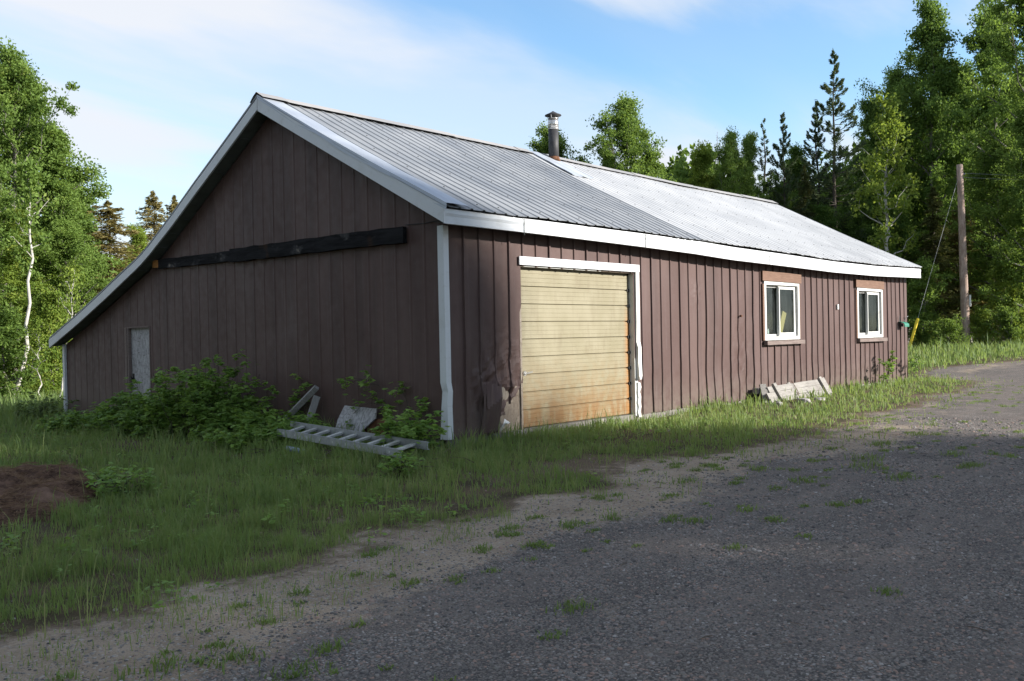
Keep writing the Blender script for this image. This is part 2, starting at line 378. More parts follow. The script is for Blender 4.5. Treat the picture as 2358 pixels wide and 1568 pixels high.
def m_charred(name, a, b, light, grain, rough):
    s = Mat(name, rough, .06); n = s.noise(3.2, 6, .65, stretch=grain, dist=.8); n2 = s.noise(2.4, 5, .6, stretch=(1, .7, 1.5)); n3 = s.noise(9, 4, .7)
    c = s.mix(s.ramp(n, .3, .7), a, b); c = s.mix(s.ramp(n2, .56, .70, 0, .75), c, (.075, .073, .075)); c = s.mix(s.math('MULTIPLY', s.ramp(n2, .60, .72), s.ramp(n3, .5, .62)), c, (.22, .19, .16))
    c = s.mix(s.ramp(s.noise(1.1, 3, .5), .62, .72, 0, .6), c, (.09, .045, .02))
    s.color(c); s.bump(n, .015, 1.0); return s.m
M = dict(
    siding=m_siding(), white=m_white(),
    trim=m_white('weathered_white_paint', (.56, .56, .54), (.28, .26, .22), .6),
    roof_old=m_roof('grey_roof_metal', (.185, .198, .215), (.25, .26, .272), .5, .2),
    roof_new=m_roof('pale_roof_metal', (.355, .36, .366), (.415, .42, .425), .5, .1),
    flash=m_roof('flashing_metal', (.33, .36, .41), (.42, .45, .49), .4, .3),
    cap=m_roof('ridge_metal', (.24, .235, .23), (.31, .30, .29), .55, .1),
    soffit=m_plain('grey_soffit', (.14, .15, .145), .8, .2, var=.3, scale=4),
    concrete=m_plain('concrete', (.22, .205, .185), .9, .1, var=.45, scale=6),
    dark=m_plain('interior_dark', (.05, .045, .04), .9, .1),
    garage=m_garage(), glass=m_glass(),
    oldwood=m_wood('grey_weathered_wood', (.185, .172, .158), (.275, .26, .24), (.07, .058, .05)),
    greywood=m_wood('silver_post_wood', (.20, .195, .19), (.31, .30, .29), (.07, .06, .055), (14, 14, 1)),
    blackwood=m_charred('black_painted_wood', (.008, .008, .009), (.022, .022, .024), (.085, .085, .088), (5, .5, 5), .85),
    barewood=m_wood('bare_orange_wood', (.30, .13, .04), (.42, .20, .07), (.08, .04, .02)),
    header=m_wood('red_brown_board', (.135, .082, .060), (.18, .112, .082), (.065, .04, .03)),
    sillw=m_wood('worn_brown_sill', (.13, .10, .09), (.20, .16, .145), (.07, .05, .045)),
    plankw=m_wood('yellow_plank', (.42, .29, .12), (.50, .36, .16), (.30, .19, .08), (10, 10, 1)),
    osb=m_osb('grey_particle_board', (.24, .235, .24), (.44, .43, .44), (.11, .095, .085)),
    osb2=m_osb('brown_particle_board', (.23, .19, .15), (.34, .29, .24), (.10, .075, .055)),
    steel=m_plain('stainless_pipe', (.62, .60, .57), .25, .5, .9, .2, 5),
    pipe=m_plain('dark_stove_pipe', (.045, .045, .048), .6, .3, .1, .3, 9),
    rust=m_plain('rusty_metal', (.17, .085, .05), .85, .1, .1, .6, 12),
    alu=m_plain('dull_aluminium', (.34, .35, .355), .55, .3, .2, .3, 10),
    rung=m_plain('aluminium_rung', (.52, .52, .50), .6, .3, .05, .3, 10),
    green=m_plain('green_plastic', (.02, .17, .11), .5, .4, 0, .3, 6),
    yellow=m_plain('yellow_plastic', (.75, .55, .02), .45, .4, 0, .2, 6),
    bluepipe=m_plain('blue_grey_pipe', (.22, .27, .36), .5, .3, 0, .3, 9),
    wire=m_plain('wire_metal', (.25, .26, .27), .5, .4, .4), black=m_plain('black_iron', (.02, .02, .02), .6, .3),
    pole=m_bark('creosoted_pole', (.24, .17, .135), (.38, .29, .24)),
    bark=m_bark('grey_bark', (.10, .092, .078), (.20, .19, .165)),
    birch=m_bark('pale_bark', (.32, .305, .27), (.46, .44, .40), (.10, .09, .08)),
    darkbark=m_bark('dark_bark', (.05, .042, .035), (.10, .085, .07)),
    twig=m_bark('dead_twig', (.20, .18, .16), (.32, .30, .28)), brush=m_bark('dead_brush', (.09, .07, .055), (.17, .13, .105)),
    aspen=m_leaf('aspen_leaf', (.075, .130, .030), (.190, .280, .065), (.26, .30, .08), .45),
    aspenY=m_leaf('light_leaf', (.095, .160, .028), (.25, .32, .06), (.33, .34, .09), .45),
    aspenD=m_leaf('deep_leaf', (.040, .090, .024), (.165, .255, .060), (.25, .29, .07), .45),
    spruce=m_leaf('spruce_needle', (.050, .066, .026), (.130, .145, .050), (.20, .14, .06), .25),
    spruceB=m_leaf('olive_needle', (.11, .10, .035), (.24, .20, .075), (.28, .19, .08), .25),
    pine=m_leaf('pine_needle', (.040, .070, .036), (.105, .140, .066), (.16, .14, .06), .25),
    bramble=m_leaf('bramble_leaf', (.085, .165, .036), (.25, .385, .09), (.38, .46, .10), .42, .22, 2.0, .45),
    grass=m_leaf('grass_blade', (.085, .148, .047), (.222, .300, .100), (.30, .25, .14), .4, .2, .6, .55),
    weed=m_leaf('weed_leaf', (.075, .125, .035), (.19, .26, .075), (.30, .27, .12), .3, .2, 2, .55),
    straw=m_leaf('dry_straw', (.10, .055, .038), (.26, .17, .11), (.40, .30, .20), .1, .1, 2, .8),
    paper=m_plain('white_tag', (.75, .75, .72), .6, .2, 0, .1),
    rock=m_plain('pale_stone', (.38, .36, .34), .9, .1, 0, .5, 14),
)
def m_pebble():
    s = Mat('pebble', .8, .2); t = s.attr('tint')
    c = s.mix(s.ramp(t, .0, .75), (.074, .070, .068), (.215, .195, .175)); c = s.mix(s.ramp(t, .78, .82), c, (.27, .19, .155))
    c = s.mix(s.ramp(t, .95, .97), c, (.32, .30, .28)); s.color(c); return s.m
M['pebble'] = m_pebble()
def m_pile():
    s = Mat('dug_soil', .95, .05); n = s.noise(6, 6, .7); n2 = s.noise(2.2, 4)
    c = s.mix(s.ramp(n, .35, .65), (.045, .027, .020), (.17, .105, .075)); c = s.mix(s.ramp(n2, .5, .7, 0, .7), c, (.24, .155, .115))
    s.color(c); s.bump(s.noise(25, 5, .7), .03, 1.0); return s.m
M['pile'] = m_pile()

# ------------------------------------------------------------------ terrain
def ground_z(x, y):
    x = np.asarray(x, float); y = np.asarray(y, float)
    z = -.12 - .05*sst(-4, -9, y) + .50*sst(20, 40, x)*sst(30, 5, y) - .26*sst(4, 13, y)*sst(12, 0, x) - .45*sst(14, 30, y)
    z = z + (fbm(x*.6, y*.6, 1)-.5)*.07*sst(0, 4, np.abs(y+3)+.0*x) + (fbm(x*2.3, y*2.3, 4)-.5)*.025
    z = z+.07*sst(4.5, 7, x)*np.exp(-((y+.2)/1.2)**2)*sst(19, 17, x)
    inside = (x > -.15) & (x < 17.7) & (y > -.15) & (y < 12.8)
    return np.where(inside & (x > .3) & (y > .3), -.2, z)
GRAV = np.array([(-40,-14),(-12,-5.6),(-8.2,-4.75),(-7.1,-4.45),(-5.5,-4.1),(-4.2,-3.8),(-3.0,-3.7),(-1.6,-3.9),(-.1,-3.25),(1.4,-3.05),
    (2.3,-3.6),(3.3,-3.85),(5.2,-3.5),(7.1,-2.9),(9.5,-2.9),(12.1,-2.4),(15,-2.2),(18.2,-1.6),(21,.4),(23.3,1.5),(26.1,1.35),(29.2,-.1),(36,-4),(60,-14),(60,-70),(-40,-70)], float)
def sdf(x, y, P=GRAV):
    """signed distance, negative inside the gravel"""
    x = np.asarray(x, float); y = np.asarray(y, float)
    d = np.full(x.shape, 1e9); ins = np.zeros(x.shape, bool)
    for i in range(len(P)):
        a = P[i]; b = P[(i+1) % len(P)]; e = b-a
        t = np.clip(((x-a[0])*e[0]+(y-a[1])*e[1])/(e@e), 0, 1)
        d = np.minimum(d, (x-a[0]-t*e[0])**2+(y-a[1]-t*e[1])**2)
        c = (a[1] <= y) != (b[1] <= y)
        with np.errstate(divide='ignore', invalid='ignore'):
            xi = a[0]+(y-a[1])*e[0]/(e[1] if e[1] != 0 else 1e-9)
        ins ^= c & (x < xi)
    d = np.sqrt(d); return np.where(ins, -d, d)
def spacing(lo, f0, f1, hi, fine, g=1.09):
    a = [f0]; s = fine
    while a[-1] > lo: s *= g; a.append(a[-1]-s)
    c = [f1]; s = fine
    while c[-1] < hi: s *= g; c.append(c[-1]+s)
    return np.array(a[::-1][:-1]+list(np.arange(f0, f1, fine))+c)
def build_ground():
    xs = spacing(-220, -9.5, 13, 420, .11); ys = spacing(-220, -9.5, 8, 420, .11)
    X, Y = np.meshgrid(xs, ys, indexing='ij'); Z = ground_z(X, Y)
    jx = (fbm(X*1.1, Y*1.1, 8)-.5)*.9
    d = sdf(X, Y)+jx*.9
    gr = sst(.5, -.6, d)
    sand = np.exp(-((d+.45)/.60)**2)*sst(9, 2, X)*.74+.22*np.exp(-((d+.3)/.9)**2)
    sand = np.maximum(sand, .55*np.exp(-((X-26)**2/16+(Y-.2)**2/.8)))
    soil = np.maximum(.8*sst(.7, .0, d), .9*np.exp(-((X+.4)**2/3.5+(Y+2.5)**2/.45)))
    soil = np.maximum(soil, .8*np.exp(-((X+5.7)**2/.7+(Y-1.0)**2/2.5)))
    V = np.stack([X, Y, Z], -1).reshape(-1, 3)
    dc = sdf((X[1:, 1:]+X[:-1, :-1])/2, (Y[1:, 1:]+Y[:-1, :-1])/2)
    for nm, keep in (('ground', dc >= 0), ('gravel_yard', dc < 0)):
        F = grid_faces(len(xs), len(ys), keep)
        used = np.unique(F); remap = np.zeros(len(V), np.int32); remap[used] = np.arange(len(used))
        o = mesh_np(nm, V[used], remap[F], m_g, None, dict(gravel=gr.ravel()[used], sand=sand.ravel()[used], soil=soil.ravel()[used]), smooth=True)
        tag(o, kind='structure')
m_g = m_ground()
build_ground()

# ------------------------------------------------------------------ BARN
barn = empty('barn'); tag(barn, 'long brown metal sided barn with a white trimmed lean-to gable and grey metal roof', 'barn')
LX, WY = 17.6, 12.6
EAVE = np.array([(-.26,3.10),(1.47,3.09),(4.36,3.075),(5.96,3.06),(7.5,3.02),(9.91,2.99),(12.06,2.955),(14.6,2.955),(17.9,3.01)])
RIDGE_Y = 4.07
RIDGE = np.array([(-.26,5.40),(1.23,5.395),(2.56,5.39),(4.06,5.39),(5.97,5.38),(8.22,5.35),(10.55,5.33),(12.48,5.31),(15.79,5.335),(17.9,5.335)])
eave_z = lambda x: np.interp(x, EAVE[:, 0], EAVE[:, 1])
ridge_z = lambda x: np.interp(x, RIDGE[:, 0], RIDGE[:, 1])
# rear slope (Y, Z) of the top surface at the gable
REAR = np.array([(4.07,5.38),(4.8,4.97),(5.5,4.585),(6.2,4.205),(6.9,3.81),(7.5,3.49),(8.05,3.20),(8.45,3.03),(9.2,2.77),(9.94,2.50),(11.31,2.02),(12.84,1.52)])
def gable_top(y):
    y = np.asarray(y, float)
    f = 2.90+(y+.30)*(5.17-2.90)/(4.07+.30)
    r = np.interp(y, REAR[:, 0], REAR[:, 1])-.20
    return np.where(y < 4.07, f, r)
def gable_bot(y): return -.30*sst(6.0, 12.0, y)

RIB0, RIBS = .379, .309
def rib_depth(x, r0=RIB0, rs=RIBS, h=.021, dbl=3):
    n = np.round((x-r0)/rs); d = np.abs(x-(r0+n*rs))
    p = h*np.clip((.026-d)/.013, 0, 1)
    p = p*np.where((n % dbl) == 0, 1.35, 1.0)
    return p
def wall(name, a0, a1, bot, top, holes, toworld, rib, dent, polyholes=None, extra=()):
    xs = set()
    n0 = int((a0-RIB0)/RIBS)-2; n1 = int((a1-RIB0)/RIBS)+2
    for n in range(n0, n1+1):
        c = RIB0+n*RIBS
        for o in (-.029, -.0265, -.013, 0, .013, .0265, .029, .08, .13, .18, .23): xs.add(round(c+o, 4))
    for h in holes: xs.update((h[0], h[1]))
    xs.update((a0, a1)); xs.update(extra)
    xs = np.array(sorted(x for x in xs if a0 <= x <= a1))
    zs = set(np.round(np.arange(-.35, 5.4, .05), 3))
    for h in holes: zs.update((h[2], h[3]))
    zs = np.array(sorted(zs))
    X, Z = np.meshgrid(xs, zs, indexing='ij')
    Zc = np.minimum(np.maximum(Z, bot(X)), top(X))
    D = rib(X, Zc)+dent(X, Zc)
    cx = (X[1:, 1:]+X[:-1, :-1])/2; cz = (Zc[1:, 1:]+Zc[:-1, 1:]+Zc[1:, :-1]+Zc[:-1, :-1])/4
    keep = (np.abs(Zc[1:, 1:]-Zc[1:, :-1])+np.abs(Zc[:-1, 1:]-Zc[:-1, :-1])) > 1e-4
    for h in holes: keep &= ~((cx > h[0]) & (cx < h[1]) & (cz > h[2]) & (cz < h[3]))
    if polyholes is not None: keep &= ~polyholes(cx, cz)
    kn = np.abs(((Zc*1.1+X*.35+vn(X*1.3, Zc*0, 14)*2) % 1)-.5)*2
    wob = ((fbm(X*1.9, Zc*1.6, 12)-.5)*.012+(kn-.5)*.016*vn(X*2.1, X*0, 15))*sst(2.0, .5, Zc)
    V = toworld(X+wob, Zc, D).reshape(-1, 3)
    F = grid_faces(len(xs), len(zs), keep)
    return mesh_np(name, V, F, M['siding'], barn)
# openings
GD = (1.57, 4.47, -.3, 2.43)                         # garage door
W1 = (9.20, 10.78, 1.20, 2.41); W2 = (14.09, 15.69, 1.17, 2.39)
fw_top = lambda x: eave_z(x)-.14
def front_dent(X, Z):
    d = (fbm(X*.9, Z*.8, 20)-.5)*.016
    d = d+(fbm(X*2.6, Z*2.2, 23)-.5)*.030*sst(1.5, .3, Z)
    cr = np.exp(-((X-1.1)**2/.22+(Z-.45)**2/.40))     # crumpled sheet beside the garage door
    fold = np.abs(((X*1.0+Z*.45)*3.1) % 1-.5)*2
    f2 = np.abs((X*2.3-Z*3.4+vn(X*3, Z*3, 30)*1.5) % 1-.5)*2
    d = d+cr*((fold-.5)*.07+(f2-.5)*.06+(np.abs(fbm(X*9, Z*7, 31)-.5)-.1)*.16-.02)
    d = d+.035*np.exp(-((X-6.5)**2/.03+(Z-2.1)**2/.06))*(fbm(X*9, Z*9, 33)-.3)+.05*np.exp(-((X-8.2)**2/.3+(Z-.9)**2/.8))*(fbm(X*5, Z*3, 36)-.5)
    d = d-.05*np.exp(-((X-7.2)**2/.5+(Z-.8)**2/.3))*.6
    return d
def torn(x, z):
    return (x > .95+z*.76+.03*np.sin(z*31)) & (x < 1.6) & (z < .56+.05*np.sin(x*17))
wall('front_wall', 0.0, LX, lambda x: np.zeros_like(x)-.02*vn(x*3, x*0), fw_top, [GD, W1, W2],
     lambda X, Z, D: np.stack([X, -D, Z], -1), lambda X, Z: rib_depth(X), front_dent, torn)
ED = (8.50, 9.62, -.35, 1.73)                        # small door in the gable
wall('gable_wall', 0.0, WY, gable_bot, gable_top, [ED],
     lambda X, Z, D: np.stack([-D, X, Z], -1)[...], lambda X, Z: rib_depth(X, h=.005, dbl=2),
     lambda X, Z: (fbm(X*.8, Z*.7, 40)-.5)*.012+(fbm(X*2.5, Z*2.5, 41)-.5)*.02*sst(1.2, .2, Z)*sst(2.5, .3, X))
mb = MB()                                            # far gable and rear wall, plain sheets with ribs hidden from here
for (y0, y1) in ((0, 4.07), (4.07, 8.15), (8.15, 12.6)):
    z0, z1 = float(gable_top(y0)), float(gable_top(y1))
    mb.add([(LX,y0,-.3),(LX,y1,-.3),(LX,y1,z1),(LX,y0,z0),(LX-.04,y0,-.3),(LX-.04,y1,-.3),(LX-.04,y1,z1),(LX-.04,y0,z0)], [(0,1,2,3),(7,6,5,4)])
for k in range(40):
    y = .2+k*.309
    mb.box((LX+.012, y, float(gable_top(y))/2-.15), (.024, .03, float(gable_top(y))+.25))
mb.build('far_wall', M['siding'], barn)
mb = MB(); mb.box((LX/2, WY+.02, .55), (LX, .04, 1.7))
for k in range(56): mb.box((.3+k*.309, WY+.052, .55), (.03, .024, 1.66))
mb.build('rear_wall', M['siding'], barn)
mb = MB()
mb.box((LX/2, .09, -.13), (LX-.04, .14, .26)); mb.box((.09, WY/2, -.25), (.14, WY-.1, .50)); 
mb.build('foundation', M['concrete'], barn)
mb = MB(); mb.box((LX/2, WY/2, -.06), (LX-.4, WY-.4, .04)); mb.build('floor_slab', M['concrete'], barn)
# inner partition that keeps the rooms dark
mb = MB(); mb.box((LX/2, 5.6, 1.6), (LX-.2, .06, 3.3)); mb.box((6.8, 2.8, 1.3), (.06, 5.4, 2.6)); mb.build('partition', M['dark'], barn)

# corner posts
mb = MB()
def corner_strip(mb, p0, p1, dx, dy):
    mb.add([p0, p1], [])
zs = [2.92, 2.2, 1.4, .78, .66, .45, .2, 0.0]; offx = [0, .0, .005, .0, .045, .02, .03, .035]; offy = [0, 0, 0, .0, .03, .01, -.01, -.03]
V = []
for z, ox, oy in zip(zs, offx, offy):
    V += [(.060+ox*.4, -.044-ox*.2, z), (-.040+ox*.6, -.048-oy*.2, z), (-.040+ox*.2, .070-oy, z)]
F = []
for i in range(len(zs)-1): F += [(3*i, 3*i+1, 3*i+4, 3*i+3), (3*i+1, 3*i+2, 3*i+5, 3*i+4)]
mb.add(V, F); mb.build('corner_trim', M['white'], barn)
mb = MB(); mb.box((-.028, WY+.0, .55), (.05, .10, 1.72)); mb.build('corner_trim', M['white'], barn)

# roof ---------------------------------------------------------------
def slope(name, x0, x1, mat, lift=0.0, y0=-.345, rs=.2286, seed=0, rh=.017):
    xs = set([x0, x1])
    n0 = int(x0/rs)-2
    for n in range(n0, int(x1/rs)+3):
        c = n*rs
        for o in (-.030, -.016, .016, .030, .09, .14): xs.add(round(c+o, 4))
    xs = np.array(sorted(x for x in xs if x0 <= x <= x1)); ts = np.linspace(0, 1, 22)
    X, T = np.meshgrid(xs, ts, indexing='ij')
    ze = eave_z(X)+.035; zr = ridge_z(X)
    Z = ze+(zr-ze)*T-.035*np.sin(T*math.pi)*(.6+.4*vn(X*.4, X*0, seed)); Yv = y0+(RIDGE_Y-y0)*T
    n = np.round(X/rs); d = np.abs(X-n*rs)
    Z = Z+rh*np.clip((.030-d)/.014, 0, 1)+lift+(fbm(X*.7, T*4, 50+seed)-.5)*.025
    Yv = Yv-(vn(X*4.5, X*0, 5+seed)-.5)*.03*(1-T)
    Z = Z-(vn(X*4.5, X*0, 9+seed))*.015*sst(.1, 0, T)
    V = np.stack([X, Yv, Z], -1).reshape(-1, 3); F = grid_faces(len(xs), len(ts))
    mb = MB()                                                        # screw heads stay in the sheet's mesh
    for x in np.arange(.114, LX, .457):
        if not x0 < x < x1: continue
        for t in (.05, .2, .38, .55, .72, .88):
            xx = x+.03*(rng.random()-.5); tt = t+.01*rng.random(); i = int(np.argmin(abs(xs-xx))); z = float(np.interp(tt, ts, Z[i])); y = float(np.interp(tt, ts, Yv[i]))
            mb.box((xx, y, z+.003), (.016, .016, .010))
    nf = len(F)
    if mb.v: F = np.concatenate([F, np.array(mb.f[4], dtype=np.int32)+len(V)]); V = np.concatenate([V, np.concatenate(mb.v)])
    o = mesh_np(name, V, F, [mat, M['black']], barn)
    mi = np.zeros(len(F), np.int32); mi[nf:] = 1; o.data.polygons.foreach_set('material_index', mi)
    md = o.modifiers.new('thickness', 'SOLIDIFY'); md.thickness = .006; md.offset = -1
    return o
XB = 6.25
slope('roof_sheet', -.27, XB+.06, M['roof_old'], 0.0, seed=1)['label'] = 'dull grey ribbed metal sheets on the near half of the roof'
slope('roof_sheet', XB-.02, LX+.25, M['roof_new'], .014, seed=2, rh=.012)['label'] = 'pale clean metal sheets on the far half of the roof'
# rear slope
xs = np.linspace(-.26, LX+.25, 60); X, T = np.meshgrid(xs, np.arange(len(REAR)), indexing='ij')
Yv = REAR[T, 0]; Z = REAR[T, 1]+(ridge_z(X)-5.39)*np.clip((8-Yv)/4, 0, 1)+.02
o = mesh_np('rear_roof', np.stack([X, Yv, Z], -1).reshape(-1, 3), grid_faces(60, len(REAR)), M['roof_old'], barn)
md = o.modifiers.new('thickness', 'SOLIDIFY'); md.thickness = .03; md.offset = 1
# ridge caps
segs = [(-.28, .22), (.16, 4.08), (4.02, 6.02), (5.98, 6.42), (6.9, 10.4), (10.3, 13.2), (13.1, 15.9), (15.8, 17.87)]
for i, (a, b) in enumerate(segs):
    n = max(2, int((b-a)/.15)); xs = np.linspace(a, b, n+1); up = .028+.010*(i % 2)+(.02 if i == 0 else 0)
    rows = [(-.20, -.085), (-.10, -.03), (0, .028), (.10, -.03), (.20, -.115)]
    V = []
    for x in xs:
        for k, (dy, dz) in enumerate(rows):
            w = (vn(x*6, k*3.1, 60+i)-.5)*.014*(1 if k in (0, 4) else .2)
            V.append((x, RIDGE_Y+dy*(1+.0*w)+w, float(ridge_z(x))+dz+up+w*.6))
    mesh_np('ridge_cap', V, grid_faces(len(xs), 5), M['cap'], barn)
# flashing along the near rake
n = 44; V = []
for i in range(n+1):
    t = i/n; y = -.36+(RIDGE_Y+.36)*t; ze = float(eave_z(-.2)); z = ze+.035+(5.40-ze-.035)*t-.03*math.sin(t*math.pi)
    wv = (vn(t*9, 0, 71)-.5)*.05; hang = -.045-.05*vn(t*7, 2, 72)
    V += [(-.27+wv*.3, y, z+.028+hang), (-.262+wv*.3, y, z+.034), (-.10, y, z+.036+wv*.3), (.14+wv*1.0, y+(.0), z+.026)]
F = grid_faces(n+1, 4); mesh_np('rake_flashing', V, F, M['flash'], barn)
# flashing sheet under the stove pipe
def on_roof(x, t, up=0.0):
    ze = float(eave_z(x)); zr = float(ridge_z(x)); return (x, -.345+(RIDGE_Y+.345)*t, ze+.035+(zr-ze-.035)*t-.03*math.sin(t*math.pi)+up)
V = []
for i in range(13):
    t = .70+.305*i/12
    for j in range(9):
        s_ = j/8; x0 = 6.42-.10*(1-i/12)+0; x = x0+s_*(.72+.5*(i/12)*0)
        V.append(on_roof(x+.35*(1-(t-.70)/.305)*0, t, .045+.02*(vn(t*20, s_*4, 77)-.5)+(.012 if j in (0, 4, 8) else 0)))
o = mesh_np('pipe_flashing', V, grid_faces(13, 9), M['flash'], barn); md = o.modifiers.new('thickness', 'SOLIDIFY'); md.thickness = .012; md.offset = 1
# stove pipe
sp = empty('stove_pipe', (7.03, 3.83, 0), parent=barn)
def ringtube(z0, z1, r0, r1, n=24, steps=1):
    m = MB(); m.tube([(0, 0, z0+(z1-z0)*i/steps) for i in range(steps+1)], [r0+(r1-r0)*i/steps for i in range(steps+1)], n); return m
ringtube(5.20, 5.92, .112, .112).build('lower_pipe', M['pipe'], sp, True)
m = ringtube(5.92, 6.17, .116, .116); 
for z in (5.93, 5.99, 6.03, 6.07, 6.16): m.tube([(0, 0, z-.006), (0, 0, z+.006)], .121, 24)
m.build('upper_pipe', M['steel'], sp, True)
m = MB(); m.tube([(0, 0, 5.22), (0, 0, 5.29), (0, 0, 5.32)], [.15, .125, .115], 24); m.build('collar', M['rust'], sp, True)
m = MB(); m.tube([(0, 0, 6.225), (0, 0, 6.24), (0, 0, 6.27), (0, 0, 6.305), (0, 0, 6.33)], [.185, .18, .11, .045, .004], 24)
m.build('rain_cap', M['pipe'], sp, True)
m = MB()
for k in range(4):
    a = k*math.pi/2+.4; m = MB(); m.beam((.11*math.cos(a), .11*math.sin(a), 6.15), (.145*math.cos(a), .145*math.sin(a), 6.235), .02, .006, up=(math.cos(a), math.sin(a), .01)); m.build('cap_bracket', M['steel'], sp)

# fascia, barge boards, soffits ---------------------------------------
xs = np.concatenate([[-.262], np.arange(0, 17.8, .3), [17.87]]); V = []
for x in xs:
    zt = float(eave_z(x))+.004; zb = zt-.20-.05*float(sst(1, 8, x)); w = .006*(vn(x*2, 0, 80)-.5)
    V += [(x, -.275, zt), (x, -.30+w, zt), (x, -.306+w, zt-.06), (x, -.297+w, zt-.10), (x, -.30+w*2, zb), (x, -.27, zb-.004)]
o = mesh_np('fascia', V, grid_faces(len(xs), 6), M['white'], barn)
for x, w in ((4.42, .004), (1.33, .003), (8.9, .003), (12.9, .003)):
    zt = float(eave_z(x)); m = MB(); m.box((x, -.3075, zt-.12), (w*2.5, .006, .235)); m.build('fascia_joint', M['soffit'], barn)
V = []
for x in np.linspace(-.2, 17.8, 40): V += [(x, -.28, float(eave_z(x))-.17), (x, .02, float(eave_z(x))-.14)]
mesh_np('eave_soffit', V, grid_faces(40, 2), M['soffit'], barn)
def rake(name, pts, mat, xo=-.235, th=.03):
    V = []; 
    for y, zt, zb in pts: V += [(xo-th, y, zt), (xo-th, y, zb), (xo, y, zb-.003), (xo, y, zt)]
    F = []
    n = len(pts)
    for i in range(n-1):
        for k in range(4): F.append((4*i+k, 4*i+(k+1) % 4, 4*i+4+(k+1) % 4, 4*i+4+k))
    F += [(3, 2, 1, 0), (4*n-4, 4*n-3, 4*n-2, 4*n-1)]
    m = MB(); m.add(V, F); return m.build(name, mat, barn)
rb = lambda y: 2.91+(y+.30)*(5.17-2.91)/4.37
rake('barge_board', [(y, 3.135+(y+.30)*(5.375-3.135)/4.365-.0, rb(y)+.0) for y in np.linspace(-.31, 4.062, 9)], M['white'])
pts = []
for y in np.linspace(4.074, 12.86, 26):
    zt = float(np.interp(y, REAR[:, 0], REAR[:, 1])); pts.append((y, zt, zt-.185+.02*math.exp(-(y-8.2)**2)))
rake('barge_board', pts, M['white'])
V = []; ys = np.linspace(-.28, 12.8, 60)
for y in ys:
    z = float(rb(y)+.01 if y < 4.07 else np.interp(y, REAR[:, 0], REAR[:, 1])-.175); V += [(-.24, y, z), (.03, y, z+.02)]
m = MB(); m.add(V, [tuple(f) for f in grid_faces(60, 2).tolist()])
for y in np.arange(.1, 12.8, .42):
    z = float(rb(y)+.01 if y < 4.07 else np.interp(y, REAR[:, 0], REAR[:, 1])-.175); m.box((-.12, y, z-.004), (.22, .012, .006))
m.build('rake_soffit', M['soffit'], barn)
V = []
for y in np.linspace(-.27, 4.06, 3): V += [(LX+.26, y, 3.03+(y+.3)*.532), (LX+.26, y, 2.80+(y+.3)*.532)]
mesh_np('far_barge_board', V, grid_faces(3, 2), M['white'], barn)

# long black boards nailed on the gable --------------------------------
m = MB(); m.beam((-.055, .72, 2.86), (-.060, 5.32, 2.90), .23, .07, up=(1, 0, 0), jit=.022); m.build('nailed_board', M['blackwood'], barn)
m = MB(); m.beam((-.050, 5.27, 2.895), (-.052, 7.95, 2.92), .18, .06, up=(1, 0, 0), jit=.018); o = m.build('nailed_board', M['blackwood'], barn)
m = MB(); m.beam((-.050, 7.95, 2.93), (-.050, 8.18, 2.95), .15, .05, up=(1, 0, 0), jit=.01); m.build('board_end', M['barewood'], o)
m = MB(); m.tube([(-.02, .0, 3.00), (-.02, .35, 2.985), (-.02, .75, 3.0)], .006, 5); m.build('loose_cable', M['black'], barn)

# garage door -----------------------------------------------------------
gd = empty('garage_door', (0, 0, 0), parent=barn)
x0, x1 = GD[0]-.0, GD[1]-.0
zs = []; ds = []; nsec = 9; hsec = (2.40-.0)/nsec
for k in range(nsec):
    b = .005+k*hsec
    for f, d in ((0, .022), (.025, .022), (.05, -.004), (.245, -.004), (.251, .0005), (.259, .0005), (.267, -.004), (.495, -.004), (.501, .0005), (.509, .0005), (.517, -.004), (.745, -.004), (.751, .0005), (.759, .0005), (.767, -.004), (.965, -.004), (.975, .022)):
        zs.append(b+f*hsec); ds.append(d)
zs.append(2.45); ds.append(.012)
xs = np.linspace(x0, x1, 14); X, K = np.meshgrid(xs, np.arange(len(zs)), indexing='ij')
zs = np.array(zs); ds = np.array(ds)
Yd = .10+ds[K]+(fbm(X*.9, zs[K]*1.2, 90)-.5)*.02
o = mesh_np('door_panel', np.stack([X, Yd, zs[K]], -1).reshape(-1, 3), grid_faces(len(xs), len(zs)), M['garage'], gd)
m = MB(); m.tube([(1.66, .10, .83), (1.66, .03, .83)], .038, 14); m.beam((1.64, .03, .825), (1.82, .03, .85), .034, .018); m.build('handle', M['steel'], gd)
for k in range(1, 9): m = MB(); m.box((4.44, .092, .005+k*hsec), (.06, .02, .05)); m.build('hinge', M['black'], gd)
m = MB(); m.box((3.02, .09, -.03), (2.9, .05, .05)); m.build('bottom_seal', M['black'], gd)
# jambs and trim
m = MB(); m.box((GD[0]-.02, .055, 1.2), (.04, .11, 2.46)); m.build('left_jamb', M['osb2'], barn)
m = MB(); m.box((GD[1]+.045, .05, 1.2), (.09, .10, 2.44)); m.box((3.02, .05, 2.455), (2.98, .10, .05)); m.build('door_jamb', M['trim'], barn)
m = MB(); m.box((3.06, -.030, 2.515), (3.10, .022, .125)); m.box((3.06, .0, 2.456), (3.0, .05, .018)); m.build('door_trim', M['white'], barn)
V = []; 
for z, o1, o2 in ((2.57, 0, 0), (1.6, 0, 0), (1.25, .0, -.01), (1.15, .02, .02), (.9, .02, .015), (.66, .03, .03), (.60, .0, .04)):
    V += [(4.605+o1, -.034-o2*.3, z), (4.505+o2*.3, -.034-o2, z), (4.50+o2*.3, .06, z)]
mesh_np('door_trim', V, grid_faces(7, 3), M['trim'], barn)
V = []
